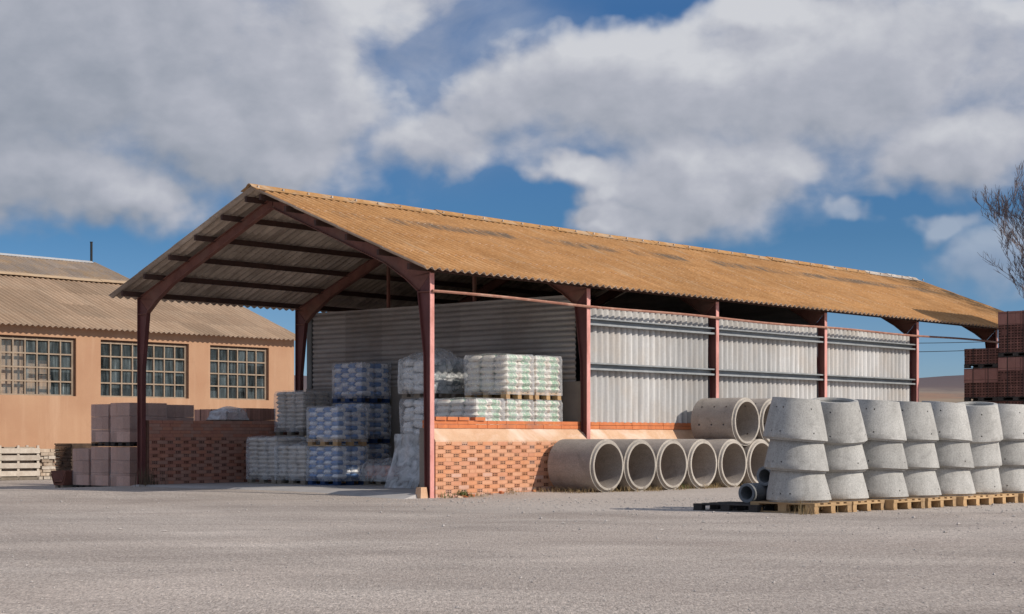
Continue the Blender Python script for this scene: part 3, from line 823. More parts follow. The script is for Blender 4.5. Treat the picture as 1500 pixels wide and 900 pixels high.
# ------------------------------------------------------------------ warehouse on the left
def warehouse():
    B = 20.2
    wh = thing('warehouse', 'orange rendered warehouse with three gridded windows and brown corrugated roof', 'building', (0, B, 0))
    wins = [(3.70, 6.71, 8), (7.50, 10.51, 8), (11.28, 13.50, 6)]; z0, z1 = 2.12, 3.70
    a0, a1 = -14.0, 14.50; zt = 4.0; T = .25; D = 8.6
    mb = MB()
    mb.box(a0, a1, 0, T, -.4, z0); mb.box(a0, a1, 0, T, z1, zt)
    xs = [a0] + [x for w in wins for x in w[:2]] + [a1]
    for i in range(0, len(xs), 2): mb.box(xs[i], xs[i + 1], 0, T, z0, z1)
    mb.box(a0, a1, D - T, D, -.4, zt)
    for x in (a0, a1 - T):
        mb.prism([(T, -.4), (D - T, -.4), (D - T, zt), (D / 2, zt + .385 * D / 2 - .25), (T, zt)], 'x', x, x + T)
    mb.build('wall', 'render', wh)
    mb = MB()   # the dim room behind the windows
    mb.box(a0 + T, a1 - T, 3.4, 3.5, -.3, zt); mb.box(a0 + T, a1 - T, T + .01, 3.4, -.3, .0); mb.box(a0 + T, a1 - T, T + .01, 3.4, zt - .05, zt)
    mb.build('interior', 'room', wh)
    for xa, xb, n in wins:
        w = MB()
        # dark steel surround against the head and the right reveal
        w.box(xa, xb, .075, .19, z1 - .055, z1); w.box(xb - .05, xb, .075, .19, z0, z1 - .056)
        win = w.build('window', 'lintel', wh)
        g = MB(); X0, X1, Z0, Z1 = xa, xb - .052, z0, z1 - .058
        for k in range(n + 1):
            x = X0 + (X1 - X0 - .045) * k / n
            g.box(x, x + .036, .075, .155, Z0, Z1)
        for r in range(5):
            z = Z0 + (Z1 - Z0 - .045) * r / 4
            for k in range(n):
                x = X0 + (X1 - X0 - .045) * k / n; x2 = X0 + (X1 - X0 - .045) * (k + 1) / n
                g.box(x + .036, x2, .078, .152, z, z + .038)
        g.build('mullion_grid', 'frame', win)
        p = MB(); p.add([(X0, .125, Z0), (X1, .125, Z0), (X1, .125, Z1), (X0, .125, Z1)], [(0, 1, 2, 3)])
        p.build('pane', 'glass', win, recalc=False)
    E = -.30; pit = .385; ez = 3.965; nrm = math.hypot(1, pit); L = (4.35 - E) * nrm
    mb = MB()
    corrugated(mb, a0 - .3, 14.72, 0, L, lambda s, t, h: (s, E + t / nrm - h * pit / nrm, ez + pit * t / nrm + h / nrm), .177, .026, 0, 1, rows=5, lap=.12, lift=.006, seg=6, th=.008)
    corrugated(mb, a0 - .3, 14.72, 0, L, lambda s, t, h: (s, 8.7 - E - t / nrm + h * pit / nrm, ez + pit * t / nrm + h / nrm), .177, .026, 0, 1, rows=1, seg=4)
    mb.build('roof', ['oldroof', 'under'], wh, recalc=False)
    mb = MB(); x = a0 - .3
    while x < 14.6:
        w = rng.uniform(1.1, 1.3); u = rng.uniform(0, .03); e = min(x + w + .05, 14.74)
        zc = ez + pit * 4.65 + .05
        mb.prism([(4.13, zc - .085 + u), (4.27, zc - .01 + u), (4.35, zc + .015 + u), (4.43, zc - .01 + u), (4.57, zc - .085 + u)], 'x', x, e, 1 if rng.random() < .2 else 0)
        x += w
    mb.build('ridge_cap', ['oldridge', 'ridge_pale'], wh)
    # something pale stacked inside, seen through the first window
    for (x0, x1, y0, y1, za, zb, lab) in ((3.72, 5.28, .30, .42, .0, 3.60, 'tall pinkish board standing inside behind the left window'),
                                          (5.42, 6.22, .45, .95, .0, 2.70, 'pale carton stack lower part behind the left window panes'),
                                          (5.36, 6.18, .42, .92, 2.705, 3.08, 'pale carton lying on top of the stack behind the left window')):
        mb = MB()
        if zb > 3:
            mb.box(x0, x1, y0, y1, za + .01, zb)
        else:
            mid = (x0 + x1) / 2
            mb.box(x0, mid - .06, y0, y1, za + .01, zb); mb.box(mid + .04, x1, y0 + .02, y1, za + .01, zb - .01)
            mb.box(mid - .06, mid + .04, y0 + .08, y1 - .02, za + .01, zb - .04)
        o = mb.build('carton' if zb < 3.3 else 'board', 'carton', None, (0, B, 0)); tag(o, lab, 'carton' if zb < 3.3 else 'board')
    # taller building behind
    fb = thing('rear_warehouse', 'grey brown corrugated roof of taller building rising behind the warehouse', 'building', (0, 40, 0))
    ez = 4.9; E = -9.4; pit = .35; nrm = math.hypot(1, pit); L = 9.4 * nrm
    mb = MB()
    corrugated(mb, -14, 20.9, 0, L, lambda s, t, h: (s, E + t / nrm - h * pit / nrm, ez + pit * t / nrm + h / nrm), .177, .026, 0, 0, rows=6, lap=.12, lift=.006, seg=6, th=.008)
    corrugated(mb, -14, 20.9, 0, L, lambda s, t, h: (s, -E - t / nrm + h * pit / nrm, ez + pit * t / nrm + h / nrm), .177, .026, 0, 0, rows=1, seg=4)
    mb.build('roof', ['greyroof'], fb, recalc=False)
    mb = MB(); mb.prism([(-9.0, -.4), (9.0, -.4), (9.0, 4.95), (0, 4.9 + .35 * 9.4 - .15), (-9.0, 4.95)], 'x', -13.8, 20.6); mb.build('wall', 'render', fb)
    mb = MB(); mb.prism([(-.20, 8.14), (-.08, 8.22), (0, 8.24), (.08, 8.22), (.20, 8.14)], 'x', -14, 20.7); mb.build('ridge_cap', 'ridge_white', fb)
    mb = MB(); mb.tube([(20.72, 0, 8.1), (20.72, 0, 9.0)], .05, 10); mb.tube([(20.72, 0, 9.0), (20.72, 0, 9.03)], .062, 10)
    mb.build('chimney_pipe', 'cable', fb)
warehouse()

# ------------------------------------------------------------------ pallets
def pallet_bm(w=.8, d=1.2, wood=0, h=.14):
    """w along x, d along y; three runners of blocks and boards"""
    mb = MB(); t = h * .15
    nb = 5
    for i in range(nb):
        bw = .13 if i % 2 == 0 else .095
        x = (w - .13) * i / (nb - 1); x = x + (.13 - bw) / 2
        mb.box(x, x + bw, 0, d, h - t, h + rng.uniform(-.002, .001))
    for k in range(3):
        y = (d - .14) * k / 2
        mb.box(.002, w - .002, y, y + .14, h - 2 * t, h - t - .001)
        for i in range(3):
            x = (w - .1) * i / 2
            mb.box(x, x + .1, y + .005, y + .135, t + .001, h - 2 * t - .001)
    for i in range(3):
        x = (w - .1) * i / 2
        mb.box(x, x + .1, 0, d, .0, t)
    return mb
PAL = {}
def pallet_mesh(w, d, mat, h=.14):
    k = (round(w, 2), round(d, 2), mat, h)
    if k not in PAL: PAL[k] = pallet_bm(w, d, h=h).mesh('pallet', [mat], True)
    return PAL[k]

def bag_mesh(L, W, H, mat, seed):
    r = random.Random(seed); nx, ny = 10, 8; mb = MB()
    def S(u, v, top):
        x = (u * 2 - 1); y = (v * 2 - 1)
        ex = 1 - abs(x) ** 5; ey = 1 - abs(y) ** 5
        h = (max(0, ex) * max(0, ey)) ** .27
        wob = mnoise.noise((x * 2 + seed * 7.1, y * 2, (1 if top else 5))) * .13
        z = H * .5 * h * (1 + wob)
        sx = 1 - .05 * abs(y) ** 3; sy = 1 - .05 * abs(x) ** 3
        return (x * L / 2 * sx, y * W / 2 * sy, z if top else -z * .96)
    for top in (True, False):
        vs = [S(i / nx, j / ny, top) for j in range(ny + 1) for i in range(nx + 1)]; N = nx + 1
        fs = [(j * N + i, j * N + i + 1, (j + 1) * N + i + 1, (j + 1) * N + i) for j in range(ny) for i in range(nx)]
        if not top: fs = [f[::-1] for f in fs]
        mb.add(vs, fs, 0, True)
    return mb.mesh('bag', [mat], False)
BAGS = {}
def bags_for(mat, L, W, H):
    k = (mat, round(L, 3), round(W, 3), round(H, 3))
    if k not in BAGS: BAGS[k] = [bag_mesh(L, W, H, mat, i + 1) for i in range(4)]
    return BAGS[k]

def wrap_mesh(w, d, z0, z1, mat, seed, puff=.02, peak=0.0, skirt=0.0, n=12):
    mb = MB(); r = random.Random(seed)
    def q(x, y, z):
        p = Vector((x * 1.7 + seed, y * 1.7, z * 2.2))
        o = Vector((mnoise.noise(p), mnoise.noise(p + Vector((9, 0, 0))), mnoise.noise(p + Vector((0, 9, 0)))))
        return o
    per = []
    m = n
    for i in range(m): per.append((w * i / m, 0))
    for i in range(m): per.append((w, d * i / m))
    for i in range(m): per.append((w - w * i / m, d))
    for i in range(m): per.append((0, d - d * i / m))
    N = len(per); rows = 12
    for j in range(rows + 1):
        tt = j / rows; z = z0 + (z1 - z0) * tt
        for x, y in per:
            cx, cy = x - w / 2, y - d / 2
            k = 1 + puff / max(w, d) * 2
            if skirt: k += skirt * (1 - tt) ** 3
            if j == rows: k -= .035
            o = q(x, y, z) * (puff * .8)
            mb.v.append(Vector((w / 2 + cx * k + o.x, d / 2 + cy * k + o.y, z + (o.z if j == rows else 0))))
    for j in range(rows):
        for i in range(N):
            mb.f.append([j * N + i, j * N + (i + 1) % N, (j + 1) * N + (i + 1) % N, (j + 1) * N + i]); mb.m.append(0); mb.sm.append(True)
    # crown : concentric rings to a centre
    base = rows * N; rings = 4; prev = base
    for k in range(1, rings + 1):
        s = 1 - k / rings * .97
        st = len(mb.v)
        for i in range(N):
            p = mb.v[base + i]; cx, cy = p.x - w / 2, p.y - d / 2
            x, y = w / 2 + cx * s, d / 2 + cy * s
            o = q(x * 1.7, y * 1.7, 3.3 + z1)
            mb.v.append(Vector((x, y, z1 + puff * .8 + o.z * (puff * 1.3 + .5 * peak) + peak * (1 - s) ** .7)))
        for i in range(N):
            mb.f.append([prev + i, prev + (i + 1) % N, st + (i + 1) % N, st + i]); mb.m.append(0); mb.sm.append(True)
        prev = st
    mb.f.append([prev + i for i in range(N)]); mb.m.append(0); mb.sm.append(True)
    return mb.mesh('plastic_wrap', [mat], True)

def bag_load(label, loc, w, d, h, mat, nx, ny, layers, group, pal='wood', film='film', puff=.018, peak=0.0, skirt=0.0, seed=1, ph=.13, rot=0.0, tilt=0.0):
    """pallet of bags; w along x, d along y"""
    t = thing('bag_pallet', label, 'bag pallet', loc, rot, group)
    r = random.Random(seed)
    link('pallet', pallet_mesh(w, d, pal, ph), t)
    lh = (h - ph - .01) / layers; L, W = w / nx, d / ny
    ms = bags_for(mat, L * 1.015, W * 1.015, lh * 1.10)
    for k in range(layers):
        dx, dy = r.uniform(-.012, .012), r.uniform(-.012, .012)
        inset = 1 - .015 * k / layers
        for i in range(nx):
            for j in range(ny):
                if 0 < i < nx - 1 and 0 < j < ny - 1 and k < layers - 1: continue
                x = w / 2 + (L * (i + .5) - w / 2) * inset + dx + r.uniform(-.006, .006)
                y = d / 2 + (W * (j + .5) - d / 2) * inset + dy + r.uniform(-.006, .006)
                flip = math.pi if (i + j + k) % 2 else 0
                o = link('bag', ms[r.randrange(4)], t, (x, y, ph + lh * (k + .5)), (r.gauss(0, .02) + tilt * r.choice((-1, 1)), r.gauss(0, .02) + tilt, flip + r.gauss(0, .03)))
    if film:
        link('plastic_wrap', wrap_mesh(w, d, ph * .6, h + .01, film, seed, puff, peak, skirt), t)
    return t

def bag_loads():
    ZF = .08
    # white and green bags in the sun behind the brick wall: columns of tiers
    gname = 'wrapped pallets of white and green bags'
    pos = {0: 'nearest the front post', 1: 'in the middle', 2: 'beside the second post'}
    k = 0
    for i, (x, tiers) in enumerate(((1.53, 2), (2.31, 3), (3.09, 3))):
        for j in range(tiers):
            top = {2: ['lowest', 'upper'], 3: ['lowest', 'middle', 'topmost']}[tiers][j]
            lab = '%s green bag pallet of the column %s, behind the bricks' % (top, pos[i])
            bag_load(lab, (x + rng.uniform(-.01, .01), .44, ZF + .80 * j), .715, 1.0, .79, 'bag_green', 2, 3, 6, gname, 'wood', seed=20 + k)
            k += 1
    # hooded grey bags
    for j, top in enumerate(('lowest', 'middle', 'topmost')):
        lab = '%s slate and white bag pallet behind the front post, %s' % (top, ('half under plastic sheet', 'sagging in film', 'under a loose hood')[j])
        bag_load(lab, (2.02, 1.98, ZF + .82 * j), .84, .80, .80 if j < 2 else .70, 'bag_teal', 2, 3, 5, 'hooded pallets of white and slate bags', 'oldwood',
                 'hood' if j == 2 else 'film', .03 if j < 2 else .05, .16 if j == 2 else 0, seed=40 + j, tilt=.10)
    # blue bags, near stack of two and rear stack of three
    for j in range(2):
        lab = '%s pallet of blue and white bags in the nearer two-tier stack' % ('lower', 'upper')[j]
        bag_load(lab, (2.0, 4.50, ZF + .755 * j), .76, .86, .745, 'bag_blue', 2, 4, 7, 'wrapped pallets of blue and white bags', ('bluewood' if j == 0 else 'wood'), seed=50 + j)
    for j in range(3):
        lab = '%s blue and white bag pallet in the tall stack against the partition' % ('bottom', 'middle', 'top')[j]
        bag_load(lab, (3.24, 5.16, ZF + .81 * j), .78, .85, .79, 'bag_blue', 2, 4, 7, 'wrapped pallets of blue and white bags', 'bluewood' if j else 'wood', seed=60 + j)
    # plain grey bags
    G = 'wrapped pallets of plain grey bags'
    bag_load('grey bag pallet standing on the floor beside the low brick wall', (1.97, 6.27, ZF), .74, .88, .92, 'bag_grey', 2, 3, 9, G, 'oldwood', seed=70)
    bag_load('lowest grey bag pallet with drooping film beside the blue bags', (1.97, 5.40, ZF), .73, .84, .76, 'bag_grey', 2, 3, 7, G, 'oldwood', puff=.03, seed=71)
    bag_load('grey bag pallet at the bottom of the rear two-tier stack', (3.2, 6.86, ZF), .76, .88, .94, 'bag_grey', 2, 3, 9, G, 'oldwood', seed=72)
    bag_load('grey bag pallet on top of the rear two-tier stack', (3.2, 6.86, ZF + .95), .76, .88, .92, 'bag_grey', 2, 3, 9, G, 'oldwood', seed=73)
    bag_load('low pallet of pinkish bags under crumpled plastic on the shed floor', (2.62, 3.62, ZF), .66, .82, .38, 'bag_pink', 2, 3, 2, None, 'oldwood', 'hood', .05, .10, .12, seed=80)
    # loose plastic sheet drooping to the floor
    mb = MB(); n = 18
    for j in range(n + 1):
        for i in range(n + 1):
            u, v = i / n, j / n
            z = .98 * (1 - v) ** .8 + .085
            y = 2.86 - u * .92; out = .06 + .30 * v ** 3
            nn = mnoise.noise((u * 5, v * 2.5, 1)) * .06 * (0.4 + v) + mnoise.noise((u * 13, v * 4, 6)) * .022
            mb.v.append(Vector((1.98 - out + nn, y + .12 * v * math.sin(u * 3), z + .012 * mnoise.noise((u * 9, v * 9, 2)))))
    for j in range(n):
        for i in range(n):
            N = n + 1; mb.f.append([j * N + i, j * N + i + 1, (j + 1) * N + i + 1, (j + 1) * N + i]); mb.m.append(0); mb.sm.append(True)
    tag(mb.build('plastic_sheet', 'sheet', recalc=False), 'milky plastic sheet hanging down to the floor behind the front red post', 'plastic sheet')
bag_loads()

# ------------------------------------------------------------------ block packs
def block_pack(name, label, cat, loc, w, d, h, mat, group, pal='darkwood', cols=2, crate=True, rot=0, ph=.09, film=None, seed=0, capmat=None):
    t = thing(name, label, cat, loc, rot, group); r = random.Random(seed + 5)
    if ph: link('pallet', pallet_mesh(w, d, pal, ph), t)
    mb = MB(); n = 3; rows = max(2, int(round((h - ph) / .3)))
    rh = (h - ph) / rows
    for k in range(rows):
        nq = 1 if mat == 'wrapblock' else 2
        for i in range(nq):
            for j in range(nq):
                o = .002
                x0, x1 = w * i / nq + (o if i else r.uniform(0, .012)), w * (i + 1) / nq - (r.uniform(0, .010) if i else .0)
                y0, y1 = d * j / nq + (o if j else r.uniform(0, .012)), d * (j + 1) / nq - (r.uniform(0, .010) if j else .0)
                m = 0
                if capmat and k == rows - 1: m = 1
                mb.box(x0, x1, y0, y1, ph + .002 + k * rh, ph + (k + 1) * rh - .003, m)
    mb.build('blocks', [mat] + ([capmat] if capmat else []), t)
    if mat == 'wrapblock':
        link('plastic_wrap', wrap_mesh(w, d, ph, h + .005, 'blockfilm', seed + 7, .008), t)
        return t
    mb = MB()
    for y in (d * .28, d * .72):   # packing straps
        mb.box(-.004, -.001, y, y + .014, ph, h + .002); mb.box(-.004, w + .003, y, y + .014, h + .002, h + .005)
    mb.build('strap', 'cable', t)
    if film: link('plastic_wrap', wrap_mesh(w, d, ph, h + .01, film, seed, .012), t)
    return t
def packs():
    gzl = -.085
    G = 'brown block packs outside the left side of the shed'
    for j in range(2):
        lv = ('bottom', 'top')[j]
        block_pack('block_pack', '%s brown block pack of the stack touching the left post' % lv, 'block pack', (.5, 9.06, gzl + .90 * j), .92, .66, .89, 'wrapblock', G, seed=j)
        block_pack('block_pack', '%s brown block pack of the stack left of the post stack' % lv, 'block pack', (.52, 9.82, gzl + .90 * j), .84, .61, .89 - .02 * j, 'wrapblock', G, seed=j + 3)
        block_pack('block_pack', '%s dark brown block pack just right of the left post' % lv, 'block pack', (1.5, 9.2, gzl + .885 * j), .72, .78, .88, 'wrapblock', G, seed=j + 6)
        block_pack('block_pack', '%s ribbed red block pack with dark right face above the low wall' % lv, 'block pack', (3.28, 8.80, gzl + .86 * j), .84, .90, .85, 'redblock', G, seed=j + 9)
        block_pack('block_pack', '%s ribbed red block pack left of its twin above the low brick wall' % lv, 'block pack', (3.28, 9.72, gzl + .86 * j), .84, .86, .84, 'redblock', G, seed=j + 12)
    block_pack('block_pack', 'single low pack of greyish brown blocks at the left end of the stacks', 'block pack', (.52, 10.52, gzl), .55, .58, .85, 'wrapblock', G, film='film', seed=30)
    # clay channels
    t = thing('clay_channel', 'brown clay channel lying open side up at the far left stack', 'clay channel', (.35, 11.2, gzl))
    mb = MB()
    for z in (.08, .14):
        mb.prism([(.0, z + .0), (.34, z), (.46, z + .24), (.42, z + .24), (.31, z + .04), (.04, z + .04), (-.06, z + .24), (-.10, z + .24)], 'x', .0, .62)
    mb.build('channel', 'rust', t)
    mb = MB(); mb.box(.02, .6, .02, .12, 0, .079); mb.box(.02, .6, .22, .32, 0, .079); mb.build('bearer', 'oldwood', t)
    # pallet with crumpled film left on the wall
    t = thing('scrap_pallet', 'old pallet with crumpled plastic lying behind the low brick wall', 'pallet', (2.35, 8.3, 1.27), .1)
    link('pallet', pallet_mesh(.8, .6, 'oldwood', .10), t)
    link('crumpled_film', wrap_mesh(.5, .4, .1, .26, 'sheet', 91, .05, .06, .2), t)
    mb = MB(); mb.box(0, .8, .02, .58, -1.35, -.002); mb.build('block_core', 'wrapblock', t)
    # hollow brick packs at the right edge
    G2 = 'hollow brick packs stacked at the right edge'
    gr = .05
    X = 17.1
    # front column (left), three tiers, and the taller column next to it, four tiers
    def col(x, b1, b0, tiers, lab, ph=.09):
        z = gr
        for k, (h, mat, cap) in enumerate(tiers):
            block_pack('brick_pack', lab[k], 'brick pack', (x + rng.uniform(-.03, .03), b0, z), 1.0, b1 - b0, h - .01, mat, G2, capmat=cap, seed=60 + k, ph=ph)
            z += h
    col(X, -.74, -1.60, [(.90, 'holeblock', None), (.90, 'holeblock', None), (.78, 'holeblock', 'faceblock'), (.47, 'holeblock', None)],
        ['ground tier of the lower hollow brick column at right', 'second tier from the ground of the lower hollow brick column',
         'large pack with one pale row in the lower hollow brick column', 'small top pack of hollow bricks on the lower column by the rear post'])
    col(X - .02, -1.63, -2.50, [(.90, 'holeblock', None), (.90, 'holeblock', None), (1.02, 'holeblock', 'faceblock'), (1.06, 'holeblock', 'faceblock')],
        ['ground tier of the taller hollow brick column at right edge', 'second tier from the ground of the taller hollow brick column',
         'third tier of the taller brick column with pale faces', 'topmost hollow brick pack at the right edge against the sky'])
    z = gr  # added stack out of view, placed to cast a shadow on the roof
    for k in range(4):
        block_pack('brick_pack', 'long brick pack added to shade the roof, tier %s of an unseen stack beyond the right edge' % ('one', 'two', 'three', 'four')[k], 'brick pack', (17.85, -3.5, z), 3.3, 1.05, 1.53, 'holeblock', G2, seed=80 + k)
        z += 1.54
packs()

# ------------------------------------------------------------------ concrete shells with real holes
def shell(outer, inner, ts, nseg, holes, rim0=(), rim1=(), hr=.022, mat=0, rmat=1, axis='z'):
    """outer/inner: t -> (r, z, (cx, cy)); holes: set of (i segment, j row) cells"""
    mb = MB()
    def P(fn, th, t):
        r, z, c = fn(t); return Vector((c[0] + r * math.cos(th), c[1] + r * math.sin(th), z))
    T = len(ts); N = nseg
    idx = {}
    for s, fn in ((0, outer), (1, inner)):
        for j, t in enumerate(ts):
            for i in range(N):
                idx[s, j, i] = len(mb.v); mb.v.append(P(fn, 2 * math.pi * i / N, t))
    def face(vs, m, sm=True): mb.f.append(list(vs)); mb.m.append(m); mb.sm.append(sm)
    for j in range(T - 1):
        for i in range(N):
            i2 = (i + 1) % N
            if (i, j) in holes:
                circ = {}
                for s, fn in ((0, outer), (1, inner)):
                    thc = 2 * math.pi * (i + .5) / N; tc = (ts[j] + ts[j + 1]) / 2
                    r, z, c = fn(tc); zl = abs(fn(ts[j + 1])[1] - fn(ts[j])[1]); dt = (ts[j + 1] - ts[j]) / max(zl, 1e-6)
                    ring = []
                    for k in range(8):
                        a = math.pi / 8 + k * math.pi / 4
                        ring.append(len(mb.v))
                        mb.v.append(P(fn, thc + hr * math.cos(a) / r, tc + hr * math.sin(a) * dt))
                    circ[s] = ring
                    q = [idx[s, j, i], idx[s, j, i2], idx[s, j + 1, i2], idx[s, j + 1, i]]
                    # corners: 0 (-,-) 1 (+,-) 2 (+,+) 3 (-,+) ; ring k0..: angles 22.5 + 45k
                    tri = [(q[2], ring[0], ring[1]), (q[3], ring[2], ring[3]), (q[0], ring[4], ring[5]), (q[1], ring[6], ring[7]),
                           (q[2], q[3], ring[2], ring[1]), (q[3], q[0], ring[4], ring[3]), (q[0], q[1], ring[6], ring[5]), (q[1], q[2], ring[0], ring[7])]
                    for f in tri: face(f if s == 0 else f[::-1], mat, True)
                for k in range(8):
                    k2 = (k + 1) % 8
                    face((circ[0][k], circ[0][k2], circ[1][k2], circ[1][k]), mat, False)
            else:
                face((idx[0, j, i], idx[0, j, i2], idx[0, j + 1, i2], idx[0, j + 1, i]), mat)
                face((idx[1, j, i], idx[1, j + 1, i], idx[1, j + 1, i2], idx[1, j, i2]), mat)
    # rims : list of (r, z, (cx,cy)) rings between outer end and inner end
    for j, rim in ((0, rim0), (T - 1, rim1)):
        rows = [[idx[0, j, i] for i in range(N)]]
        for r, z, c in rim:
            st = len(mb.v)
            for i in range(N):
                th = 2 * math.pi * i / N
                k = 1 + .010 * mnoise.noise((math.cos(th) * 5, math.sin(th) * 5, z * 7 + r))
                mb.v.append(Vector((c[0] + r * k * math.cos(th), c[1] + r * k * math.sin(th), z)))
            rows.append([st + i for i in range(N)])
        rows.append([idx[1, j, i] for i in range(N)])
        for a, b in zip(rows, rows[1:]):
            for i in range(N):
                i2 = (i + 1) % N; face((a[i], a[i2], b[i2], b[i]), rmat, False)
    return mb

def pipes():
    Rr, ri, Lp = .465, .385, 1.0
    zero = (0, 0)
    def mk(ts, holes, name):
        o = lambda t: (Rr, t, zero); n = lambda t: (ri, t, zero)
        mb = shell(lambda t: (Rr, t * (Lp - .045), zero), lambda t: (ri, t * Lp, zero), ts, 48, holes,
                   rim0=[(Rr - .012, -.006, zero), (ri + .04, -.006, zero), (ri + .035, .03, zero), (ri, .03, zero)],
                   rim1=[(Rr - .036, Lp - .045, zero), (Rr - .041, Lp, zero)], hr=.024)
        return mb.mesh(name, ['pipe', 'rim'], True)
    plain = mk([i / 6 for i in range(7)], set(), 'concrete_pipe')
    ts = [0, .17, .235, .47, .535, .76, .825, 1.0]
    holes = {(i, j) for j in (1, 3, 5) for i in range(2, 48, 6)}
    perf = mk(ts, holes, 'concrete_pipe')
    gp = .05
    ords = ['first', 'second', 'third', 'fourth', 'fifth', 'sixth', 'seventh', 'eighth', 'ninth']
    lows = [3.17 + .952 * k for k in range(9)]
    for k, x in enumerate(lows):
        o = link('concrete_pipe', plain, None, (x, -.16 + rng.uniform(-.03, .03), gp + Rr - .01), (R(90), rng.uniform(0, 6.28), 0))
        lab = ('%s big plain concrete pipe from the left in the ground row' % ords[k]) if k < 6 else '%s plain ground-row concrete pipe, hidden behind the cone stacks' % ords[k]
        tag(o, lab, 'concrete pipe', 'large concrete pipes in the ground row')
    for k in range(4):
        x = (lows[k + 4] + lows[k + 5]) / 2 + (.0 if k < 1 else .0)
        z = gp + Rr - .01 + math.sqrt((2 * Rr) ** 2 - .476 ** 2)
        o = link('concrete_pipe', perf, None, (x, -.16 + rng.uniform(-.02, .02), z), (R(90), .20 + k, 0))
        lab = '%s perforated concrete pipe from the left in the upper row' % ords[k]
        tag(o, lab, 'concrete pipe', 'perforated concrete pipes in the upper row')
    # small blue-grey drain pipes on a dark pallet left of the cones
    r0, r1 = .135, .095
    sm = shell(lambda t: (r0, t * .9, zero), lambda t: (r1, t * .9, zero), [0, .5, 1], 28, set(), rim0=[((r0 + r1) / 2, -.004, zero)], rim1=[((r0 + r1) / 2, .904, zero)]).mesh('small_pipe', ['smallpipe', 'smallpipe'], True)
    # a dark pallet under them
    o = link('wooden_pallet', pallet_mesh(.95, 1.0, 'darkwood', .10), None, (-1.02, -7.05, 0.002), (0, 0, R(4)))
    tag(o, 'dark weathered pallet in shade under the small pipes left of the cones', 'pallet')
    rows = ((-.42, -6.47, .10 + r0, 'lowest small grey drain pipe with its open end beside the cones'), (-.17, -6.60, .10 + r0 + .232, 'middle small grey drain pipe in the little pile beside the cones'),
            (.02, -6.72, .10 + r0 + .464, 'topmost small grey drain pipe in the little pile beside the cones'), (-.15, -6.745, .10 + r0, None), (.02, -6.87, .10 + r0 + .232, None))
    for x, y, z, lab in rows:
        o = link('small_pipe', sm, None, (x, y, z), (0, R(90), 0))
        tag(o, lab or 'small grey drain pipe tucked behind the first cone stack', 'drain pipe', 'small drain pipes beside the cones')
pipes()

def cones():
    Rb, Rt, H, W = .43, .315, .56, .085
    def mk(off, holes_i, seed):
        off = (-RT[0] * off, -RT[1] * off)
        def outer(t):
            c = (off[0] * t, off[1] * t); return (Rb + (Rt - Rb) * t ** 1.10, .030 + (H - .030) * t, c)
        def inner(t):
            c = (off[0] * t, off[1] * t); return (Rb - W + (Rt - Rb) * t ** 1.10, .030 + (H - .050) * t, c)
        ts = [0, .14, .18, .36, .55, .74, .78, .97, 1.0]
        hs = {(i, j) for i in holes_i for j in (1, 5)}
        mb = shell(outer, inner, ts, 56, hs, hr=.0115,
                   rim0=[(Rb - .010, .020, (0, 0)), (Rb - .030, .018, (0, 0)), (Rb - .034, .0, (0, 0)), (Rb - W + .012, .0, (0, 0))],
                   rim1=[(Rt - .012, H + .002, off), (Rt - .05, H + .002, off), (Rt - .055, H - .03, off)])
        return mb.mesh('concrete_cone', ['cone', 'cone'], True)
    meshes = [mk(.035, (5, 25, 28, 31, 44), 1), mk(.025, (9, 24, 27, 30, 50), 2), mk(.03, (2, 17, 26, 29, 39), 3)]
    ords = ['first', 'second', 'third', 'fourth', 'fifth', 'sixth', 'seventh', 'eighth']
    lev = ['bottom', 'middle', 'top']
    wob = [0, .02, -.03, .0, -.02, .06, .02, 0]
    shift = [(-.036, -.050), (-.012, -.02), (-.012, -.03), (-.03, -.04), (-.022, -.05), (.0, .015), (-.01, -.02), (-.02, -.03)]
    tilt = [(.6, 3.6), (5.8, .4), (.2, 3.0), (.9, 2.2), (.3, 3.9), (5.0, -1.0), (.3, 1.4), (1, 2)]
    pm = pallet_mesh(.88, 1.02, 'wood', .14)
    for k in range(8):
        x = -.56 + .918 * k; y = -7.40 - .05 * k + wob[k]
        o = link('wooden_pallet', pm, None, (x - .43 + rng.uniform(-.02, .02), y - .50, .004), (0, 0, R(rng.uniform(-2, 2))))
        tag(o, 'yellowish pine pallet under the %s cone stack from the left' % ords[k], 'pallet', 'pallets under the cone stacks')
        for j in range(3):
            tx, ty = tilt[k]
            f = j / 2 if j else 0
            # each cone slips over the one below
            z = .145 + .405 * j
            me = meshes[(k + j) % 3]
            rz_ = rng.uniform(-.22, .22) + (0 if k != 5 else 2.6)
            sh = (0, *shift[k])[j]
            cx = x + RT[0] * sh; cy = y + RT[1] * sh
            o = link('concrete_cone', me, None, (cx, cy, z), (0, 0, 0))
            # tilt about the base centre in camera-right direction, then spin
            M = Matrix.Rotation(R(ty * (0, 1, 1.25)[j]), 4, Vector((FW[0], FW[1], 0))) @ Matrix.Rotation(R(tx * (0, .35, 1.45)[j]), 4, Vector((RT[0], RT[1], 0))) @ Matrix.Rotation(rz_, 4, 'Z')
            o.rotation_euler = M.to_euler()
            if k == 7: lab = '%s cone of the last stack cut off by the right edge' % lev[j]
            else: lab = '%s concrete manhole cone of the %s stack from the left on the pallets' % (lev[j], ords[k])
            tag(o, lab, 'concrete cone', 'concrete cones stacked three high')
cones()

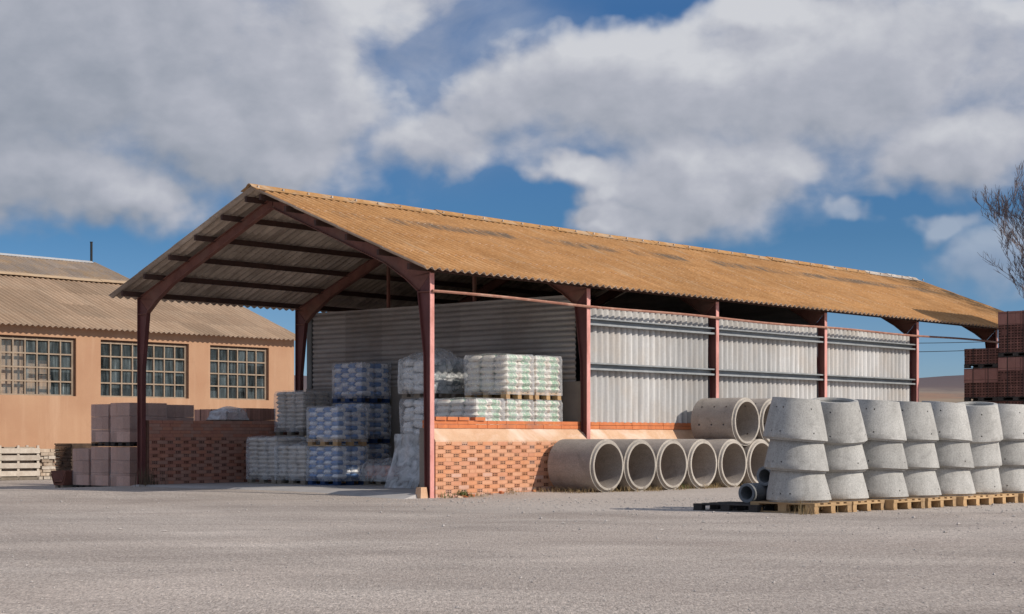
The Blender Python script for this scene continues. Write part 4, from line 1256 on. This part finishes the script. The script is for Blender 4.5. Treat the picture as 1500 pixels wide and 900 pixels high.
# ------------------------------------------------------------------ clutter by the warehouse wall
def clutter():
    g = -.085
    # slatted crate with stone slabs
    t = thing('wooden_crate', 'pale slatted wooden crate of stone slabs against the orange wall', 'crate', (4.50, 18.55, g))
    t.rotation_euler = (0, 0, R(80))
    W, D, Hh = .75, 1.05, .84
    mb = MB()
    for x, y in ((0, 0), (0, D / 2), (0, D - .05), (W - .05, 0), (W - .05, D - .05)):
        mb.box(x, x + .05, y, y + .06, .0, Hh + .04)
    mb.build('corner_post', 'palewood', t)
    for z in (.10, .30, .50, .68):
        mb = MB(); mb.box(-.022, -.002, -.01, D + .02, z, z + .13); mb.build('slat', 'palewood', t)
        mb = MB(); mb.box(-.0, W, -.024, -.003, z, z + .13); mb.build('slat', 'palewood', t)
    mb = MB(); z = .08
    while z < Hh:
        h = rng.uniform(.03, .07); mb.box(.07, W - .08 + rng.uniform(0, .04), .08 + rng.uniform(0, .05), D - .1 + rng.uniform(-.06, .02), z, z + h); z += h + .006
    mb.build('stone_slabs', 'stone', t)
    mb = MB(); mb.box(0, W, 0, D, .06, .078); mb.box(0, .1, 0, D, 0, .058); mb.box(W - .1, W, 0, D, 0, .058); mb.build('base', 'oldwood', t)
    # dark timber box and bundle of curved battens at the left border
    t = thing('timber_box', 'dark weathered timber box at the left border beside the slatted crate', 'crate', (3.36, 18.78, g), R(78))
    mb = MB()
    for i in range(4):
        mb.box(0, .03, .02 + i * .2, .2 + i * .2, .06, .90)
    mb.box(.032, .5, 0, .03, .05, .92); mb.box(.032, .5, .82, .85, .05, .92); mb.box(.032, .5, .03, .82, .05, .08); mb.build('board', 'darkwood', t)
    for y in (.05, .68):
        mb = MB(); mb.box(-.03, -.002, y, y + .1, 0, .98); mb.build('brace', 'oldwood', t)
    mb = MB(); r = random.Random(4)
    for i in range(26):
        x = 2.45 + r.uniform(0, .85); y = 18.75 + r.uniform(-.05, .45); z = g + .92 + r.uniform(0, .06)
        d = r.uniform(-.35, .1)
        mb.tube([(x, y + .45, z - .02), (x + .02, y + .2, z + .14 + r.uniform(0, .1)), (x, y - .05, z + .06), (x, y - .35 + d, z - .16)], .017, 5)
    tag(mb.build('batten_bundle', 'palewood'), 'bundle of curved pale battens heaped on the dark timber box', 'battens')
    # rubble-stone stack between crate and slates
    t = thing('stone_stack', 'uneven stack of white and brown stones right of the slatted crate', 'stone stack', (5.06, 18.50, g), R(82))
    r = random.Random(8)
    for k in range(9):
        mb = MB(); y = 0
        while y < .46:
            w = r.uniform(.10, .24); h0 = .088 * k
            mb.box(r.uniform(-.05, .05), .6 + r.uniform(-.05, .05), y, y + w - .012, h0 + r.uniform(.0, .012), h0 + .082); y += w
        mb.build('stone_course', 'stone' if k % 3 else 'palewood', t)
    # dark slates
    t = thing('slate_pile', 'dark pile of thin brown slates behind the low block pack', 'slate pile', (2.0, 13.35, g))
    mb = MB(); z = .0
    while z < .93:
        h = r.uniform(.018, .04); y = 0
        while y < .62:
            w = r.uniform(.12, .3); mb.box(r.uniform(-.035, .02), .7, y, min(.66, y + w) - .006, z, z + h - .004); y += w
        z += h
    mb.build('slates', 'slate', t)
    # low piles behind along the wall
    t = thing('slab_stack', 'low brown stack of slabs along the foot of the orange wall', 'slab stack', (5.5, 19.36, g), R(90))
    mb = MB()
    for k in range(7):
        y = 0
        while y < 1.7:
            w = r.uniform(.3, .7); mb.box(r.uniform(-.05, .05), .8, y, y + w - .02, k * .11, k * .11 + .1); y += w
    mb.build('slabs', 'stone', t)
clutter()

# ------------------------------------------------------------------ weeds, rubble, gravel
def blades(pts, mat, name, label, cat, hmin, hmax, n, seed, spread=.10, lean=.6, w=.004):
    mb = MB(); r = random.Random(seed)
    for (x, y, k) in pts:
        for i in range(int(n * k)):
            bx, by = x + r.gauss(0, spread), y + r.gauss(0, spread * .7)
            z = gz(bx, by) - .005; h = r.uniform(hmin, hmax); a = r.uniform(0, 6.28); l = r.uniform(.1, lean) * h
            dx, dy = math.cos(a), math.sin(a); px, py = -dy * w, dx * w
            p0, p1, p2 = (bx, by, z), (bx + dx * l * .35, by + dy * l * .35, z + h * .6), (bx + dx * l, by + dy * l, z + h * r.uniform(.75, 1))
            mb.add([(p0[0] - px, p0[1] - py, p0[2]), (p0[0] + px, p0[1] + py, p0[2]), (p1[0] + px * .8, p1[1] + py * .8, p1[2]), (p1[0] - px * .8, p1[1] - py * .8, p1[2]), p2],
                   [(0, 1, 2, 3), (3, 2, 4)], 0)
    o = mb.build(name, mat, recalc=False)
    return tag(o, label, cat, kind='stuff')
def scatter():
    r = random.Random(3)
    pts = [(x + r.uniform(-.1, .1), -.30 + r.uniform(-.18, .12), r.choice((.0, .1, .5, 1))) for x in [.2 + .16 * i for i in range(18)]]
    pts += [(2.7 + .13 * i, -1.22 + r.uniform(-.16, .22), r.choice((.0, .1, .35, .8, 1.5))) for i in range(46)]
    pts += [(x, -.75 + r.uniform(-.4, .3), r.uniform(.3, 1)) for x in [2.5 + r.uniform(-.1, .1) for i in range(9)]]
    pts += [(3.65 + .952 * i + r.uniform(-.1, .1), -1.1 + r.uniform(-.1, .3), 1.3) for i in range(6)]
    blades(pts, 'straw', 'dry_grass', 'dry straw-coloured grass growing along the pipes and the brick wall foot', 'grass', .03, .15, 26, 5, .10, 1.5, .003)
    pts = [(-1.05 + r.uniform(-.25, .35), -7.75 + r.uniform(-.25, .3), r.uniform(.3, 1)) for i in range(9)]
    pts += [(-.6 + .9 * i * .55 + r.uniform(-.2, .2), -8.05 + r.uniform(-.1, .12), .35) for i in range(10)]
    blades(pts, 'straw', 'dry_grass', 'thin dry stalks growing at the foot of the first cone pallets', 'grass', .06, .26, 9, 6, .07, .8, .003)
    pts = [(.35 + r.uniform(-.25, .3), -.16 + r.uniform(-.1, .06), 1) for i in range(6)] + [(3.62 + .952 * i + r.uniform(-.1, .1), -.95 + r.uniform(-.1, .3), .8) for i in range(1, 6)]
    blades(pts, 'weed', 'green_weed', 'small green weeds at the front post foot and between the pipes', 'weeds', .05, .15, 22, 7, .06, .9, .007)
    pts = [(-.05 + r.uniform(-.18, .2), 7.75 + r.uniform(-.25, .2), r.uniform(.4, 1)) for i in range(9)]
    blades(pts, 'deadweed', 'dead_weed', 'tangle of dark dead weeds at the foot of the left post', 'weeds', .12, .55, 16, 8, .10, .5, .005)
    # broken bricks
    base = None
    for i in range(16):
        mb = MB(); a, b_, c = r.uniform(.05, .14), r.uniform(.04, .08), r.uniform(.025, .05)
        vs = [(sx * a * r.uniform(.7, 1.1), sy * b_ * r.uniform(.7, 1.1), sz * c * r.uniform(.6, 1.1)) for sz in (-.5, .5) for sx, sy in ((-.5, -.5), (.5, -.5), (.5, .5), (-.5, .5))]
        mb.hexa(vs)
        x = .12 + abs(r.gauss(0, .45)) if i < 12 else r.uniform(.9, 2.4); y = -.14 - abs(r.gauss(0, .09))
        o = mb.build('broken_brick', ['coping', 'brick3', 'ledge'][i % 3] if i % 3 else 'coping', None, (x, y, gz(x, y) + c * .4))
        o.rotation_euler = (r.uniform(-.3, .3), r.uniform(-.3, .3), r.uniform(0, 3))
        tag(o, 'broken orange brick piece lying at the foot of the sunlit brick wall', 'brick piece', 'broken bricks at the wall foot')
    # pale block at the front post foot
    mb = MB(); vs = [(sx * r.uniform(.8, 1), sy * r.uniform(.8, 1), z) for z, k in ((0, 1), (.19, .75)) for sx, sy in ((-.10 * k, -.08 * k), (.10 * k, -.08 * k), (.10 * k, .08 * k), (-.10 * k, .08 * k))]
    mb.hexa(vs); o = mb.build('stone_block', 'ledge', None, (-.13, .12, gz(-.13, .12) - .01)); tag(o, 'brownish stone block wedged at the front red post foot', 'stone')
    # gravel
    oct_v = [(1, 0, 0), (-1, 0, 0), (0, 1, 0), (0, -1, 0), (0, 0, 1), (0, 0, -1)]
    oct_f = [(0, 2, 4), (2, 1, 4), (1, 3, 4), (3, 0, 4), (2, 0, 5), (1, 2, 5), (3, 1, 5), (0, 3, 5)]
    mb = MB()
    def stone(x, y, s):
        z = gz(x, y); a = r.uniform(0, 6.28); ca, sa = math.cos(a), math.sin(a)
        sx, sy, sz = s * r.uniform(.7, 1.4), s * r.uniform(.6, 1.1), s * r.uniform(.4, .8)
        mb.add([(x + (p[0] * sx * ca - p[1] * sy * sa), y + (p[0] * sx * sa + p[1] * sy * ca), z + p[2] * sz + sz * .3) for p in oct_v], oct_f, 0)
    for i in range(5200):
        dep = 28.2 - abs(r.gauss(0, 3.2)) if r.random() < .75 else r.uniform(18, 28); lat = r.uniform(-2, 9.5)
        if r.random() < .2: lat = r.uniform(-9, 9)
        x = CAMX + FW[0] * dep + RT[0] * lat; y = CAMY + FW[1] * dep + RT[1] * lat
        if x > .0 and y > -.05: continue
        stone(x, y, min(.032, .006 + r.expovariate(1 / .005)))
    for i in range(9000):
        dep = r.uniform(9.3, 21); lat = r.uniform(-.31, .31) * dep
        stone(CAMX + FW[0] * dep + RT[0] * lat, CAMY + FW[1] * dep + RT[1] * lat, min(.016, .0035 + r.expovariate(1 / .0022)))
    tag(mb.build('gravel', 'pebble', recalc=False), 'loose gravel scattered over the asphalt yard', 'gravel', kind='stuff')
scatter()

# ------------------------------------------------------------------ bare tree, wires, hill
def tree():
    dep, lat = 58.0, 19.45
    bx, by = CAMX + FW[0] * dep + RT[0] * lat, CAMY + FW[1] * dep + RT[1] * lat
    t = thing('bare_tree', 'leafless tree with fine dark twigs rising at the right edge', 'tree', (bx, by, 0))
    r = random.Random(21); tr = MB(); cr = MB()
    def grow(p, d, L, rad, lvl):
        n = 4; pts = [p]; q = Vector(p); dd = Vector(d)
        for i in range(n):
            dd = (dd + Vector((r.gauss(0, .10), r.gauss(0, .10), r.gauss(.06, .06)))).normalized(); q = q + dd * L / n; pts.append(q.copy())
        rads = [rad * (1 - .55 * i / n) for i in range(n + 1)]
        (tr if lvl == 0 else cr).tube(pts, rads, 8 if lvl == 0 else (5 if lvl < 3 else 3), cap=lvl == 0)
        if lvl >= 5: return
        kids = (17, 8, 6, 5, 3)[lvl]
        for k in range(kids):
            s = r.uniform(.22 if lvl else .20, 1.0); i = min(n - 1, int(s * n)); pp = pts[i].lerp(pts[i + 1], s * n - i)
            a = r.uniform(0, 6.28); ang = r.uniform(.35, .75)
            side = dd.cross(Vector((math.cos(a), math.sin(a), .2))).normalized()
            nd = (dd * math.cos(ang) + side * math.sin(ang) + Vector((0, 0, .38))).normalized()
            grow(pp, nd, L * r.uniform(.38, .56), max(.0068, rads[i] * r.uniform(.30, .46)), lvl + 1)
    grow(Vector((0, 0, -.1)), Vector((0, 0, 1)), 7.0, .14, 0)
    # bring the grown tree to its real height and stand it where its crown just reaches the yard's edge
    k = 14.2 / max(p.z for p in cr.v)
    for m_ in (tr, cr):
        for i_, p in enumerate(m_.v): m_.v[i_] = p * k
    left = sorted(p.x * RT[0] + p.y * RT[1] for p in cr.v if 3.5 < p.z < 12)[60]
    lat = 16.15 - left
    t.location = (CAMX + FW[0] * dep + RT[0] * lat, CAMY + FW[1] * dep + RT[1] * lat, 0)
    tr.build('trunk', 'bark', t, recalc=False); cr.build('crown', 'bark', t, recalc=False)
tree()

def hills():
    mb = MB(); n = 90; rows = 10
    for j in range(rows + 1):
        tt = j / rows; dep = 700 + 900 * tt
        for i in range(n + 1):
            lat = -1400 + 2800 * i / n
            u = 750 + FPX * lat / dep
            top = 57 + 5 * mnoise.noise((lat * .004, 1, 0)) + 2 * mnoise.noise((lat * .02, 4, 0))
            k = 1.02 + .05 * sstep(330, 420, lat * 1600 / dep)
            h = top * k * (tt ** 1.5) * (1 + .10 * mnoise.noise((lat * .01, dep * .01, 3)))
            mb.v.append(Vector((CAMX + FW[0] * dep + RT[0] * lat, CAMY + FW[1] * dep + RT[1] * lat, h - .5)))
    N = n + 1
    for j in range(rows):
        for i in range(n): mb.f.append([j * N + i, j * N + i + 1, (j + 1) * N + i + 1, (j + 1) * N + i]); mb.m.append(0); mb.sm.append(True)
    tag(mb.build('hill', 'hill', recalc=False), 'low hazy brown hill on the horizon at right', 'hill', kind='structure')
    for i, (z0, z1, lab) in enumerate(((5.05, 5.15, 'upper thin black power line crossing the sky behind the shed end'), (4.63, 4.86, 'lower thin black power line crossing the sky behind the shed end'))):
        mb = MB(); pts = []
        for k in range(21):
            s = k / 20; lat = 9.0 + 15 * s; dep = 70
            pts.append((CAMX + FW[0] * dep + RT[0] * lat, CAMY + FW[1] * dep + RT[1] * lat, z0 + (z1 - z0) * s - .25 * 4 * s * (1 - s)))
        mb.tube(pts, .014, 5); tag(mb.build('power_line', 'cable'), lab, 'cable', 'power lines')
hills()

# ------------------------------------------------------------------ render settings
scene.view_settings.view_transform = 'Standard'; scene.view_settings.look = 'None'
scene.view_settings.exposure = 0; scene.view_settings.gamma = 1
scene.render.engine = 'CYCLES'
scene.cycles.max_bounces = 8; scene.cycles.diffuse_bounces = 4; scene.cycles.transparent_max_bounces = 16
scene.cycles.use_denoising = True
